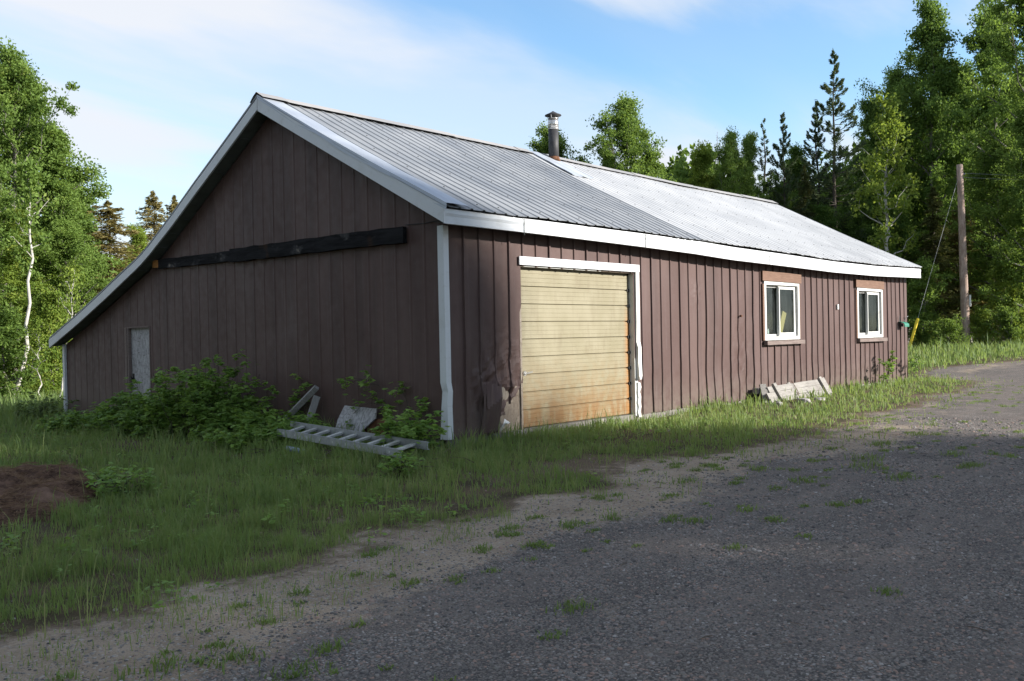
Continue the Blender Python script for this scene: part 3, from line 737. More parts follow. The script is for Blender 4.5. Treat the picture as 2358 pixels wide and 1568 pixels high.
for i, z in enumerate(np.linspace(.55, -.05, 8)):
    V += [(4.59+.01*math.sin(i*2), -.02-.02*(i % 2), z), (4.52+.02*math.sin(i*3), -.03, z), (4.50, .04, z)]
mesh_np('torn_trim', V, grid_faces(8, 3), M['trim'], barn)
# exposed board behind the torn siding
m = MB(); m.box((1.22, .032, .28), (.70, .012, .75)); m.build('sheathing', M['osb2'], barn)
m = MB(); m.box((1.22, -.012, -.035), (.72, .08, .07)); m.build('sill_plate', M['oldwood'], barn)
V = []
for i in range(7):
    t = i/6
    V += [(.98+.14*t, -.03-.03*math.sin(t*3.1), .04+.16*t), (.99+.20*t, -.07-.03*math.sin(t*3), .07+.10*t+.03*math.sin(t*5)), (1.03+.17*t, -.035, .01+.15*t)]
mesh_np('torn_siding', V, grid_faces(7, 3), M['trim'], barn)
# crumpled shards of siding
m = MB()
for k in range(7):
    bx = .60+.050*k; pts = [(bx, -.04-.03*rng.random(), .02+.03*k*.2), (bx+.05, -.08-.05*rng.random(), .35+.03*k), (bx+.10, -.03, .72+.04*rng.random())]
    w = .035+.02*rng.random()
    V = []
    for p in pts: V += [p, (p[0]+w, p[1]-.03*rng.random(), p[2]-.01)]
    m.add(V, [(0, 1, 3, 2), (2, 3, 5, 4)])
m.build('crumpled_siding', M['siding'], barn)
# gable door --------------------------------------------------------------
dr = empty('side_door', (0, 0, 0), parent=barn)
dr['label'] = 'grey particle board door in a dark frame'
m = MB(); m.box((.07, 8.97, .70), (.03, .93, 2.02)); m.build('door_panel', M['osb'], dr)
m = MB(); m.box((.04, 9.54, .70), (.12, .10, 2.06)); m.box((.02, 9.455, .70), (.06, .05, 2.02)); m.box((.04, 8.51, .7), (.10, .03, 2.06)); m.box((.04, 9.02, 1.725), (.10, 1.0, .03)); m.build('door_frame', M['sillw'], dr)
m = MB(); m.tube([(.055, 9.36, .68), (.0, 9.36, .68)], .022, 10); m.tube([(.0, 9.36, .68), (-.02, 9.36, .68)], .04, 10); m.box((.05, 9.36, .70), (.012, .07, .16)); m.build('handle', M['black'], dr)

# windows -------------------------------------------------------------------
def window(rect, lab, plank):
    a, b, c, d = rect
    w = empty('window', (a, 0, 0), parent=barn); w['label'] = lab
    W = b-a; m = MB(); t = .075
    def fr(m, xa, xb, za, zb, t, y0, y1):
        for cx, cz, dx, dz in (((xa+xb)/2, zb-t/2, xb-xa, t), ((xa+xb)/2, za+t/2, xb-xa, t), (xa+t/2, (za+zb)/2, t, zb-za-2*t), (xb-t/2, (za+zb)/2, t, zb-za-2*t)):
            m.box((cx, (y0+y1)/2, cz), (dx, y1-y0, dz))
    fr(m, -.03, W+.03, c-.01, d+.03, .075, -.045, .06); m.build('frame', M['trim'], w)
    m = MB(); fr(m, .05, W*.50, c+.07, d-.05, .045, .055, .085); m.build('rear_sash', M['trim'], w)
    m = MB(); fr(m, W*.44, W-.06, c+.07, d-.05, .075, .01, .045); m.box((W*.45, .0, (c+d)/2), (.03, .02, d-c-.16)); m.build('sliding_sash', M['trim'], w)
    m = MB(); m.box((.05+W*.225, .07, (c+d)/2), (W*.40, .006, d-c-.2)); m.build('pane', M['glass'], w)
    m = MB(); m.box((W*.72-.03, .03, (c+d)/2), (W*.50-.08, .006, d-c-.24)); m.build('pane', M['glass'], w)
    m = MB(); m.beam((-.14, -.050, d+.135), (W+.10, -.050, d+.12), .035, .20, jit=.004); m.build('head_board', M['header'], w)
    m = MB(); m.beam((-.06, -.065, c-.065), (W+.16, -.062, c-.068), .09, .085, jit=.005); m.build('sill', M['sillw'], w)
    m = MB(); m.box((-.075, -.03, (c+d)/2-.02), (.06, .03, d-c-.02)); m.build('casing', M['header'], w); m = MB(); m.box((W+.065, -.022, (c+d)/2), (.05, .02, d-c)); m.build('casing', M['header'], w)
    return w
window(W1, 'nearer sliding window with a plank leaning inside', True)
window(W2, 'farther sliding window next to the green hood', False)
# things behind the glass
m = MB(); m.beam((10.22, .20, 1.16), (10.42, .14, 1.80), .035, .20, up=(1, 0, 0)); tag(m.build('plank', M['plankw']), 'short yellow plank leaning behind the glass of the nearer window', 'plank')
def shelf(rect):
    m = MB(); m.box(((rect[0]+rect[1])/2, .19, rect[2]+.02), (rect[1]-rect[0]+.1, .24, .03)); m.build('window_shelf', M['trim'], barn)
shelf(W1); shelf(W2)
def jar(x, z, h, label):
    t = empty('jar', (x, .16, z)); tag(t, label, 'jar', 'jars on the inside window sills')
    m = MB(); m.tube([(0, 0, 0), (0, 0, h*.75), (0, 0, h*.85)], [.035, .035, .026], 12); m.build('body', M['paper'], t, True)
    m = MB(); m.tube([(0, 0, h*.85), (0, 0, h)], .03, 12); m.build('lid', M['trim'], t)
jar(9.66, W1[2]+.035, .20, 'tall pale jar behind the left pane of the nearer window')
jar(10.60, W1[2]+.035, .12, 'small white jar right of the plank behind the nearer window')
jar(15.47, W2[2]+.035, .11, 'small white jar behind the right pane of the farther window')

# small fittings on the front wall -------------------------------------------
hd = empty('vent_hood', (17.05, 0, 1.47), parent=barn)
V = []
for i in range(9):
    a = math.pi*i/8
    for x, s_ in ((0, 1.0), (.34, 1.0)): V.append((x, -.03-.12*math.sin(a)*s_, .07*math.cos(a)*1.0-.03))
V = []
for i in range(8):
    a = math.pi*.5*i/7
    for x in (-.17, .17): V.append((x, -.02-.17*math.sin(a), .09*math.cos(a)))
for x in (-.17, .17): V.append((x, -.19, -.05))
F = grid_faces(9, 2)
o = mesh_np('hood', V, F, M['green'], hd); md = o.modifiers.new('t', 'SOLIDIFY'); md.thickness = .008
m = MB(); m.box((-.172, -.09, 0.0), (.006, .13, .09)); m.build('end_plate', M['black'], hd)
m = MB(); m.tube([(-.10, -.03, .09), (-.14, -.05, .25)], .008, 6); m.build('bracket', M['wire'], hd)
m = MB(); m.tube([(.22, -.03, .10), (.28, -.09, .22), (.34, -.10, .24), (.36, -.07, .2)], .008, 6); m.build('bracket', M['wire'], hd)
m = MB(); m.box((12.9, -.03, 1.93), (.06, .03, .12)); m.build('switch_box', M['paper'], barn)
m = MB(); m.tube([(8.13, -.03, 1.70), (8.13, -.075, 1.70)], .022, 10); m.build('bolt', M['rust'], barn)

# ------------------------------------------------------------------ vegetation builders
def unit(v): return v/(np.linalg.norm(v, axis=-1, keepdims=True)+1e-9)
def leaf_quads(C, size, r, flat=0.0, aspect=.62, axis=None, fold=.25):
    n = len(C); u = unit(r.normal(size=(n, 3))) if axis is None else unit(axis)
    w = r.normal(size=(n, 3)); 
    if flat: w[:, 2] += flat*np.sign(r.random(n)+.2)
    v = unit(np.cross(u, w)); nrm = np.cross(u, v); s = np.asarray(size)[:, None]
    V = np.stack([C-u*s, C+v*s*aspect+nrm*s*fold, C+u*s, C-v*s*aspect+nrm*s*fold], 1).reshape(-1, 3)
    F = np.arange(4*n, dtype=np.int32).reshape(-1, 4)
    return V, F
def crown_mesh(name, parts, mat):
    V = np.concatenate([p[0] for p in parts]); o = 0; F = []
    T = np.concatenate([p[2] for p in parts])
    for p in parts: F.append(p[1]+o); o += len(p[0])
    return mesh_np(name, V, np.concatenate(F), mat, attrs=dict(tint=T), link=False)
def broadleaf(seed, H=14, base=.25, R=3.0, nl=44, nleaf=15000, ls=.105, bark='bark', leaf='aspen', r0=.16, shape='aspen', clr=.46, bare=0.0, curve=.4):
    r = np.random.default_rng(seed); mb = MB()
    n = 12; tz = np.linspace(0, H*.97, n); k1, k2 = r.normal(size=2)*curve
    tp = np.stack([k1*np.sin(tz/H*2.3)+.1*r.normal(size=n), k2*np.sin(tz/H*1.9)+.1*r.normal(size=n), tz-.25], 1); tp[0, :2] = 0
    tr = r0*(1-tz/H)**.8+.012; mb.tube(tp, tr, 7)
    cs = []; 
    for i in range(nl):
        s = base+(1-base)*((i+.5)/nl)**.9; s = min(s, .97)
        p0 = np.array([np.interp(s*H, tz, tp[:, k]) for k in range(3)])
        a = i*2.4+r.random()*1.2; q = (s-base)/(1-base)
        if shape == 'aspen': prof = (.55+.45*math.sin(min(1, q*1.25)*math.pi*.8+.35))*(1-q**3*.72)
        elif shape == 'column': prof = .75*(1-q**2*.7)
        else: prof = (.75+.35*math.sin(q*math.pi))*(1-q**4*.8)
        Ln = R*prof*(.42+.80*r.random()**1.2); el = (.25+.75*q+.25*r.random()) 
        d = np.array([math.cos(a)*math.cos(el), math.sin(a)*math.cos(el), math.sin(el)])
        pts = [p0]
        for k in range(1, 5):
            pts.append(p0+d*Ln*k/4*np.array([1, 1, 1])+np.array([0, 0, .12*Ln*(k/4)**2])+r.normal(size=3)*.05*Ln)
        pts = np.array(pts); rr = np.linspace(max(.015, tr[min(n-1, int(s*n))]*.5), .008, 5); mb.tube(pts, rr, 4, cap=False)
        for k in range(5):
            b = pts[r.integers(1, 5)]; dd = unit(d+r.normal(size=3)*.7); e = b+dd*Ln*.33*r.random()
            mb.tube([b, (b+e)/2+r.normal(size=3)*.03, e], [.012, .008, .004], 3, cap=False); 
            if r.random() > bare: cs.append(e)
        for k in (2, 3, 4):
            if r.random() > bare: cs.append(pts[k]+r.normal(size=3)*.15)
    for k in range(4): cs.append(tp[-1]+np.array([r.normal()*.25, r.normal()*.25, -.3*k+.2]))
    cs = np.array(cs); m = len(cs); wt = .5+r.random(m); wt /= wt.sum()
    idx = r.choice(m, nleaf, p=wt); rc = clr*(.6+.8*r.random(m)); ct = r.random(m)
    off = r.normal(size=(nleaf, 3)); off = off/np.linalg.norm(off, axis=1)[:, None]*(r.random(nleaf)[:, None]**.75)
    C = cs[idx]+off*rc[idx][:, None]*np.array([1.15, 1.15, .75])
    V, F = leaf_quads(C, ls*(.6+.8*r.random(nleaf)), r, .6)
    T = np.repeat(np.clip(.80*ct[idx]+.30*r.random(nleaf)-.05, 0, 1), 4)
    return mb, crown_mesh('crown', [(V, F, T)], M[leaf]), M[bark]
def conifer(seed, H=12, R=2.2, base=.12, rows=30, per=7, leaf='spruce', droop=.35, bark='darkbark', ndl=60, nsz=.17, tuft=0.0, r0=.15, thin=0.0, up=0.0):
    r = np.random.default_rng(seed); mb = MB(); tz = np.linspace(0, H, 8)
    tp = np.stack([.05*r.normal(size=8), .05*r.normal(size=8), tz-.2], 1); mb.tube(tp, r0*(1-tz/H)**.9+.01, 6)
    Cs = []; Ax = []; Sz = []; Tt = []
    for i in range(rows):
        q = i/(rows-1); z = H*(base+(1-base)*q**.95); Lr = R*(1-q)**((.5 if leaf == 'spruceB' else .72) if not tuft else .62)*(1 if not tuft else (.55+.5*math.sin(q*3.0+.4)))+.12
        for k in range(per):
            if r.random() < thin: continue
            a = r.random()*6.28; L = Lr*((.55+.6*r.random()) if not tuft else (.35+.8*r.random())); t = np.linspace(0, 1, 5)
            dz = -droop*L*t+up*L*t**2+.12*L*t**2.5; zz = z+(r.random()-.5)*H/rows
            P = np.stack([math.cos(a)*L*t, math.sin(a)*L*t, zz+dz], 1); P[1:] += r.normal(size=(4, 3))*.04*L
            mb.tube(P, np.linspace(.022, .005, 5), 3, cap=False)
            nn = int(ndl*(.4+L/R)); u = r.random(nn)
            if tuft: u = 1-(1-u)*tuft*r.random(nn)*1.4; u = np.clip(u, .25, 1)
            pc = np.stack([np.interp(u, t, P[:, j]) for j in range(3)], 1)
            lat = np.array([-math.sin(a), math.cos(a), 0]); w = (1-u*.6)*L*.24*(1 if not tuft else .6)
            sgn = r.normal(size=nn)
            pc = pc+lat*(sgn*w)[:, None]; pc[:, 2] += r.normal(size=nn)*.05-np.abs(sgn)*w*.25+(.06*r.random(nn) if tuft else 0)
            ax = np.array([math.cos(a), math.sin(a), -.1+(.7 if tuft else 0)])+lat*np.sign(sgn)[:, None]*.8+r.normal(size=(nn, 3))*.35
            Cs.append(pc); Ax.append(ax); Sz.append(nsz*(.5+.7*r.random(nn))); Tt.append(np.full(nn, r.random()*.7)+r.random(nn)*.3)
    C = np.concatenate(Cs); V, F = leaf_quads(C, np.concatenate(Sz), r, .5, .26, np.concatenate(Ax), .1)
    return mb, crown_mesh('crown', [(V, F, np.repeat(np.concatenate(Tt), 4))], M[leaf]), M[bark]

PROTO = {}
def proto(key, made):
    mb, crown, bark = made
    V = np.concatenate(mb.v); F = [np.array(mb.f[k], dtype=np.int32) for k in (3, 4) if mb.f[k]]
    trunk = mesh_np('trunk', V, F, bark, link=False, smooth=True)
    c = np.empty(len(crown.vertices)*3, np.float32); crown.vertices.foreach_get('co', c); c = c.reshape(-1, 3)
    PROTO[key] = (trunk, crown, float(np.percentile(c[:, 2], 99.9)), float(np.percentile(np.hypot(c[:, 0], c[:, 1]), 97)))
def plant_tree(key, x, y, h, halfw, label, name='aspen_tree', cat='tree', group=None, rz=0.0, lean=(0, 0), crown=True):
    trunk, cr, H, R = PROTO[key]
    e = empty(name, (x, y, float(ground_z(x, y))-.05)); e.rotation_euler = (lean[0], lean[1], rz)
    s = halfw/R; e.scale = (s, s, h/H); tag(e, label, cat, group)
    t = bpy.data.objects.new('trunk', trunk); COL.objects.link(t); t.parent = e
    if crown:
        c = bpy.data.objects.new('crown', cr); COL.objects.link(c); c.parent = e
    return e
def bearing_xy(u, dist):
    d = _F + _R*(u-1179)/FPX + _U*0; d = d[:2]/np.linalg.norm(d[:2])
    th = math.atan((u-1179)/FPX); return CAM[0]+d[0]*dist/math.cos(th), CAM[1]+d[1]*dist/math.cos(th)
def horizon(u): return 771.7-.0204*(u-1179)
WIDE = 1.3
def tree(key, u, vtop, dist, wpx, label, **k):
    """stand a tree on the ground `dist` metres deep in the view"""
    x, y = bearing_xy(u, dist); g = float(ground_z(x, y))
    h = CAM[2]-g+(horizon(u)-vtop)*dist/FPX; return plant_tree(key, x, y, h, wpx/2*dist/FPX*(WIDE if key[:3] in ('asp', 'dar') else 1.0), label, rz=random.random()*6.28, **k)

proto('aspen1', broadleaf(1, 14, .12, 3.0, 54, 46000, .064))
proto('aspen2', broadleaf(2, 14, .15, 3.0, 48, 44000, .064, leaf='aspen', shape='round'))
proto('aspen3', broadleaf(3, 14, .10, 2.8, 50, 44000, .064, leaf='aspenY'))
proto('dark1', broadleaf(4, 15, .12, 3.4, 46, 56000, .066, clr=.52, leaf='aspenD', shape='round'))
proto('dark2', broadleaf(5, 15, .16, 3.2, 40, 50000, .066, clr=.50, leaf='aspenD'))
proto('sparse', broadleaf(6, 11, .25, 2.6, 30, 5200, .085, leaf='aspenY', bark='birch', bare=.25, clr=.42, r0=.12, curve=.55))
proto('young', broadleaf(8, 6, .05, 1.5, 34, 9000, .075, leaf='aspenY', r0=.05, clr=.38, shape='round'))
proto('young2', broadleaf(9, 6, .05, 1.6, 34, 9000, .075, leaf='aspen', r0=.05, clr=.38, shape='round'))
proto('bush', broadleaf(10, 2.2, .0, 1.3, 30, 6500, .055, leaf='aspenY', r0=.03, clr=.30, shape='round', curve=.1))
proto('bush2', broadleaf(11, 2.2, .0, 1.2, 26, 5000, .055, leaf='aspen', r0=.03, clr=.30, shape='round', curve=.1))
proto('bare', broadleaf(12, 11, .30, 1.8, 26, 60, .05, leaf='aspen', bark='twig', r0=.06, curve=.5))
proto('birch', broadleaf(13, 9, .55, 1.3, 12, 1500, .08, leaf='aspen', bark='birch', r0=.085, bare=.45, curve=.30))
proto('sapling', broadleaf(14, 5, .5, .8, 10, 500, .07, leaf='aspenY', bark='birch', r0=.05, bare=.3, curve=.35))
proto('spruce1', conifer(20, leaf='spruceB', R=2.6, ndl=110, nsz=.12, droop=.25))
proto('spruce2', conifer(21, leaf='spruce', base=.02, R=2.6, ndl=110, droop=.4, nsz=.13))
proto('pine1', conifer(22, 14, 2.6, .10, 30, 7, 'pine', .04, ndl=120, nsz=.11, tuft=.60, thin=.28, up=.38))
proto('pine2', conifer(23, 13, 2.2, .12, 28, 7, 'pine', .0, ndl=110, nsz=.11, tuft=.6, thin=.25, up=.4))
proto('thin_pine', conifer(24, 12, .9, .20, 30, 5, 'pine', .1, ndl=30, nsz=.10, tuft=.5, thin=.3, up=.4))

# left edge of the view -------------------------------------------------
tree('aspen1', -75, 40, 37, 260, 'tall aspen cut off by the left edge of the view')
tree('aspen2', 32, 100, 34, 215, 'tallest aspen at the far left, standing above its neighbours')
tree('aspen1', 128, 285, 35, 200, 'aspen second in height at the left, close to the lean-to roof')
tree('aspen1', 80, 190, 38, 190, 'aspen filling the gap behind the tallest left aspen')
tree('aspen2', 182, 395, 39, 120, 'narrow aspen above the lean-to roof at the right end of the left aspens')
tree('aspen3', 40, 470, 31, 190, 'bright leafy aspen low in front of the tallest left aspen')
tree('aspen2', 150, 500, 33, 170, 'medium aspen just left of the lean-to eave')
tree('aspen2', -30, 400, 31, 190, 'round aspen at the left edge in front of the tall cut off one')
tree('young2', 200, 610, 34, 110, 'young aspen half hidden by the lean-to roof edge', name='young_aspen')
tree('young', 100, 660, 30, 150, 'young bright aspen beneath the left aspens near the white leaning trunk', name='young_aspen')
tree('young2', 25, 700, 29, 150, 'low young aspen below the leaning white birch', name='young_aspen')
tree('aspen1', 190, 455, 41, 130, 'aspen between the left aspens and the olive spruce')
tree('spruce1', 256, 462, 38, 235, 'olive brown spruce beside the left aspens, above the lean-to roof', name='spruce_tree')
tree('aspen3', 325, 520, 43, 120, 'light green aspen between the olive spruce and the gable roof')
tree('young', 285, 590, 40, 95, 'small light green aspen before the olive spruce', name='young_aspen')
tree('spruce1', 360, 440, 55, 150, 'distant spruce just left of the gable slope, taller of the two', name='spruce_tree')
tree('spruce1', 408, 450, 56, 130, 'distant spruce partly behind the gable slope, shorter of the two', name='spruce_tree')
x, y = bearing_xy(18, 29)
plant_tree('birch', x, y, 8.3, 1.5, 'leaning dead birch with a bare white trunk at the left', name='birch_tree', rz=1.1, lean=(0, RAD(0))).rotation_euler = (RAD(-6), RAD(8), .6)
x, y = bearing_xy(88, 28); plant_tree('sapling', x, y, 2.6, .5, 'thin white sapling trunk left of the lean-to corner', name='birch_sapling', rz=2)
x, y = bearing_xy(128, 27); plant_tree('sapling', x, y, 4.6, .6, 'thin leaning white sapling beside the lean-to corner post', name='birch_sapling', rz=4).rotation_euler = (RAD(3), RAD(9), 1)
for i, (u, v, d, w, k, lab) in enumerate([
        (-20, 858, 33, 170, 'bush', 'sunlit yellow green bush at the left edge above the bright grass'),
        (45, 868, 32, 150, 'bush', 'sunlit yellow green bush below the leaning birch'),
        (105, 876, 32, 130, 'bush', 'low sunlit bush left of the lean-to corner post'),
        (150, 862, 33, 110, 'bush2', 'green bush touching the lean-to corner post')]):
    tree(k, u, v, d, w, lab, name='bush', cat='bush')
# behind the roof --------------------------------------------------------
tree('aspen2', 1270, 286, 46, 165, 'small round aspen behind the stove pipe')
tree('aspen2', 1448, 222, 45, 190, 'largest aspen rising behind the middle of the roof')
tree('aspen2', 1408, 340, 44, 110, 'lower aspen at the left foot of the largest middle aspen')
tree('aspen1', 1505, 345, 45, 130, 'lower aspen at the right foot of the largest middle aspen')
tree('aspen3', 1592, 330, 49, 150, 'aspen right of the largest middle aspen, beside the bare tree')
tree('bare', 1662, 290, 52, 80, 'bare leafless tree with thin pale twigs above the roof', name='bare_tree')
tree('aspen2', 1690, 300, 49, 110, 'dark aspen between the bare tree and the thin pine')
tree('aspen1', 1735, 305, 50, 90, 'narrow aspen directly left of the thin pine')
tree('thin_pine', 1766, 272, 51, 80, 'thin pointed pine with few branches', name='pine_tree')
tree('pine2', 1812, 260, 50, 135, 'smaller dark pine left of the tallest pine', name='pine_tree')
tree('pine2', 1888, 235, 53, 150, 'dark pine half hidden behind the tallest pine', name='pine_tree')
tree('dark2', 1850, 335, 53, 130, 'dark leafy tree between the smaller pine and the tallest pine', name='leafy_tree')
tree('pine1', 1932, 118, 51, 215, 'tallest dark pine with open branches above the right end of the roof', name='pine_tree')
tree('dark2', 1705, 420, 52, 130, 'dark leafy tree low behind the roof under the bare tree', name='leafy_tree')
tree('dark1', 1790, 420, 51, 130, 'dark leafy tree low behind the roof under the two smaller pines', name='leafy_tree')
tree('spruce2', 1860, 380, 50, 120, 'dark spruce between the two larger pines, just over the roof', name='spruce_tree')
tree('dark2', 1905, 470, 49, 120, 'dark leafy tree directly over the roof below the tallest pine', name='leafy_tree')
# right wood --------------------------------------------------------------
tree('dark2', 2012, 225, 53, 140, 'tall dark tree just right of the tallest pine', name='leafy_tree')
tree('dark1', 2085, 150, 54, 160, 'tall dark round tree behind the pale trunked aspen', name='leafy_tree')
tree('dark2', 2165, -5, 52, 190, 'very tall tree reaching the top edge of the picture', name='leafy_tree')
tree('dark1', 2290, 10, 51, 210, 'very tall broad tree above the utility pole at the right', name='leafy_tree')
tree('aspen2', 2385, -80, 46, 230, 'tallest tree cut off by the right edge of the view')
tree('dark2', 2235, 150, 55, 160, 'dark tree directly behind the top of the utility pole', name='leafy_tree')
tree('sparse', 2088, 212, 46, 200, 'sparse yellowish aspen with a crooked pale trunk and dead lower branches')
tree('aspen2', 2310, 320, 47, 170, 'bright leafy aspen right of the utility pole')
tree('aspen1', 2375, 240, 44, 150, 'bright aspen at the right edge beyond the pole')
tree('spruce2', 2155, 430, 49, 150, 'dark drooping spruce left of the utility pole', name='spruce_tree')
tree('spruce1', 2215, 470, 50, 140, 'reddish brown spruce behind the utility pole', name='spruce_tree')
tree('spruce2', 2300, 480, 49, 150, 'dark drooping spruce right of the utility pole', name='spruce_tree')
tree('spruce2', 2385, 520, 50, 160, 'dark spruce at the right edge low in the wood', name='spruce_tree')
tree('dark2', 2010, 400, 50, 130, 'dark tree above the far roof corner', name='leafy_tree')
tree('dark1', 2070, 470, 49, 130, 'dark tree low behind the pale trunked aspen', name='leafy_tree')
tree('dark1', 1965, 470, 50, 110, 'dark tree low over the roof, left of the far roof corner', name='leafy_tree')
tree('young2', 2125, 590, 45, 110, 'young tree growing beside the far end of the barn', name='young_aspen')
tree('young', 2330, 600, 44, 130, 'young bright tree at the right edge above the verge', name='young_aspen')
for u, v, d, w, k, lab in [
        (2140, 715, 47, 90, 'bush', 'bush behind the yellow guard'), (2182, 722, 43, 90, 'bush2', 'bush left of the foot of the utility pole'),
        (2265, 700, 44, 90, 'bush', 'bush right of the foot of the utility pole'), (2318, 690, 43, 90, 'bush2', 'second bush right of the utility pole, before the dark wood'),
        (2362, 705, 43, 90, 'bush', 'bush at the right edge above the verge')]:
    tree(k, u, v, d, w, lab, name='bush', cat='bush')
# the wood behind them reads as one mass
def woods(name, label, us, d0, d1, vt, n, seed, leaf='aspenD'):
    r = np.random.default_rng(seed); Vs = []; Fs = []; Ts = []; o = 0
    per = 2600; mb = MB()
    for i in range(n):
        u = us[0]+(us[1]-us[0])*(i+r.random())/n; d = d0+(d1-d0)*r.random(); x, y = bearing_xy(u, d); g = float(ground_z(x, y))
        h = CAM[2]-g+(horizon(u)-np.interp(u, [a for a, b in vt], [b for a, b in vt])+r.normal()*25)*d/FPX
        mb.tube([(x, y, g-.2), (x+r.normal()*.2, y, g+h*.5), (x, y, g+h*.95)], [.14, .1, .02], 5)
        z = r.random(per)**.85; rad = 2.2*(1-z**3)*np.sqrt(r.random(per)); a = r.random(per)*6.28
        k = 26; cc = np.stack([r.normal(size=k)*1.3, r.normal(size=k)*1.3, r.random(k)*h], 1)
        C = np.stack([np.cos(a)*rad, np.sin(a)*rad, z*h], 1); j = r.integers(0, k, per); C = C*.45+cc[j]*.55*np.array([1.2, 1.2, 1])
        C += np.array([x, y, g])
        V, F = leaf_quads(C, .20*(.5+r.random(per)), r, .4); Vs.append(V); Fs.append(F+o); Ts.append(np.repeat(r.random(per)*.6, 4)); o += len(V)
    root = tag(mesh_np(name, np.concatenate(Vs), np.concatenate(Fs), M[leaf], attrs=dict(tint=np.concatenate(Ts))), label, 'woods', kind='stuff')
    mb.build('trunks', M['darkbark'], root)
woods('woods', 'dark wood massed behind the right hand trees', (1650, 2560), 57, 72, [(1650, 470), (1900, 400), (2050, 300), (2150, 220), (2560, 150)], 70, 101, 'aspen')
woods('woods', 'distant green wood behind the left aspens and spruces', (-260, 560), 50, 66, [(-260, 420), (150, 560), (330, 600), (560, 640)], 46, 102, 'aspen')
woods('woods', 'low green wood showing just over the middle of the roof', (1180, 1680), 56, 66, [(1180, 520), (1380, 440), (1540, 365), (1680, 330)], 40, 103, 'aspen')
# trees standing to the right of and behind the photographer; their shade covers the foreground
sd = np.array([math.cos(SUN_AZ), math.sin(SUN_AZ)]); pd = np.array([-sd[1], sd[0]])
SHADE = [(-21, 24, 15), (-17, 21, 15), (-13.5, 25, 16), (-10.5, 20, 15), (-8, 26, 17), (-5.8, 21, 14), (-3.9, 27, 15), (-15, 32, 18), (-9, 33, 18), (-1.6, 34, 15.5), (-4, 35, 17), (-25, 30, 18),
         (-.2, 42, 21.5, 'aspen1'), (-6.8, 29, 17), (-12, 28, 17), (-2.7, 30, 15), (-18.5, 29, 17), (-10, 27, 16), (.5, 43, 19.5, 'aspen1')]
for i, a in enumerate(SHADE):
    P = sd*a[1]+pd*a[0]
    plant_tree(a[3] if len(a) > 3 else ('dark1', 'dark2', 'aspen1')[i % 3], P[0], P[1], a[2], 2.7, 'leafy tree outside the view whose shade falls over the near gravel', name='shade_tree', rz=i*1.3, group='trees outside the view that shade the yard')
# unseen trees added on the gable side to block sky light from the wall
for i in range(13):
    y = -14+3.6*i+math.sin(i*2.1); x = -24-2.5*math.sin(i*1.7)
    plant_tree(('dark2', 'aspen2', 'dark1')[i % 3], x, y, 15+2.5*math.sin(i*1.3), 3.4, 'leafy tree added outside the view to darken the gable', name='gable_shade_tree', rz=i*.9, group='trees added outside the view to darken the gable')

# ------------------------------------------------------------------ utility pole
px, py = bearing_xy(2225, 44.0); pz = float(ground_z(px, py))
pole = empty('utility_pole', (px, py, pz)); tag(pole, 'weathered brown wooden utility pole standing before the wood', 'pole')
pt = np.array([bearing_xy(2217, 44.0)[0]-px, bearing_xy(2217, 44.0)[1]-py, 8.75])
mb = MB(); n = 9; mb.tube([(pt[0]*k/n+.02*math.sin(k*1.3), pt[1]*k/n, -.3+(8.75+.3)*k/n) for k in range(n+1)], [.205-.065*k/n for k in range(n+1)], 14)
mb.build('shaft', M['pole'], pole, True)
rv = np.array([_R[0], _R[1], 0])
mb = MB(); c = np.array([0, 0, 2.25])+rv*.17-np.array([_F[0], _F[1], 0])*.10; mb.box(tuple(c), (.07, .07, .55)); mb.build('tag_strip', M['paper'], pole)
ax, ay = bearing_xy(2092, 43.0); anc = np.array([ax-px, ay-py, float(ground_z(ax, ay))-pz])
top = np.array([pt[0], pt[1], 8.4])
mb = MB(); mb.tube([top+(anc-top)*t for t in (0, .5, 1)], .007, 5); mb.build('guy_wire', M['wire'], pole)
mb = MB(); mb.tube([anc+(top-anc)*t for t in (.0, .10, .172, .176)], [.07, .07, .07, .03], 8); mb.build('guy_guard', M['yellow'], pole)
mb = MB()
for dz, du, dv in ((8.35, 900, -8.0), (8.15, 900, -8.5)):
    a = np.array([pt[0], pt[1], dz]); b = a+rv*22+np.array([0, 0, -.35]); P = [a+(b-a)*t+np.array([0, 0, -1.2*t*(1-t)]) for t in np.linspace(0, 1, 12)]; mb.tube(P, .008, 5)
mb.build('overhead_wire', M['wire'], pole)
mb = MB(); mb.tube([(pt[0], pt[1], 8.3), (pt[0]+rv[0]*.25, pt[1]+rv[1]*.25, 8.3)], .04, 8); mb.build('insulator', M['wire'], pole)

# ------------------------------------------------------------------ wooden panel by the wall
bench = empty('plank_gate', (0, 0, 0)); tag(bench, 'weathered grey plank panel with cleats leaning on the barn wall below the nearer window', 'plank gate')
# frame of the leaning panel: e1 along the wall, e2 up the slope
O = np.array([8.50, -.50, -.10]); e1 = np.array([1, .0, .012]); e1 = e1/np.linalg.norm(e1); e2 = np.array([0, .17, .33]); e2 /= np.linalg.norm(e2); en = np.cross(e1, e2)
pp = lambda a, b, c=0: O+e1*a+e2*b+en*c
for k, (b0, l0, l1) in enumerate(((.06, .02, 2.72), (.19, -.02, 2.76), (.32, .12, 2.74))):
    mb = MB(); mb.beam(pp(l0, b0), pp(l1, b0+.012), .125, .045, up=en, jit=.004); mb.build('plank', M['oldwood'], bench)
for a in (.42, 2.60):
    mb = MB(); mb.beam(pp(a+.03, -.04, .048), pp(a-.03, .43, .048), .12, .05, up=en, jit=.003); mb.build('cleat', M['oldwood'], bench)
mb = MB(); mb.beam(pp(2.80, .02, .01), pp(2.76, .41, .01), .13, .05, up=en, jit=.015); mb.build('end_board', M['oldwood'], bench)
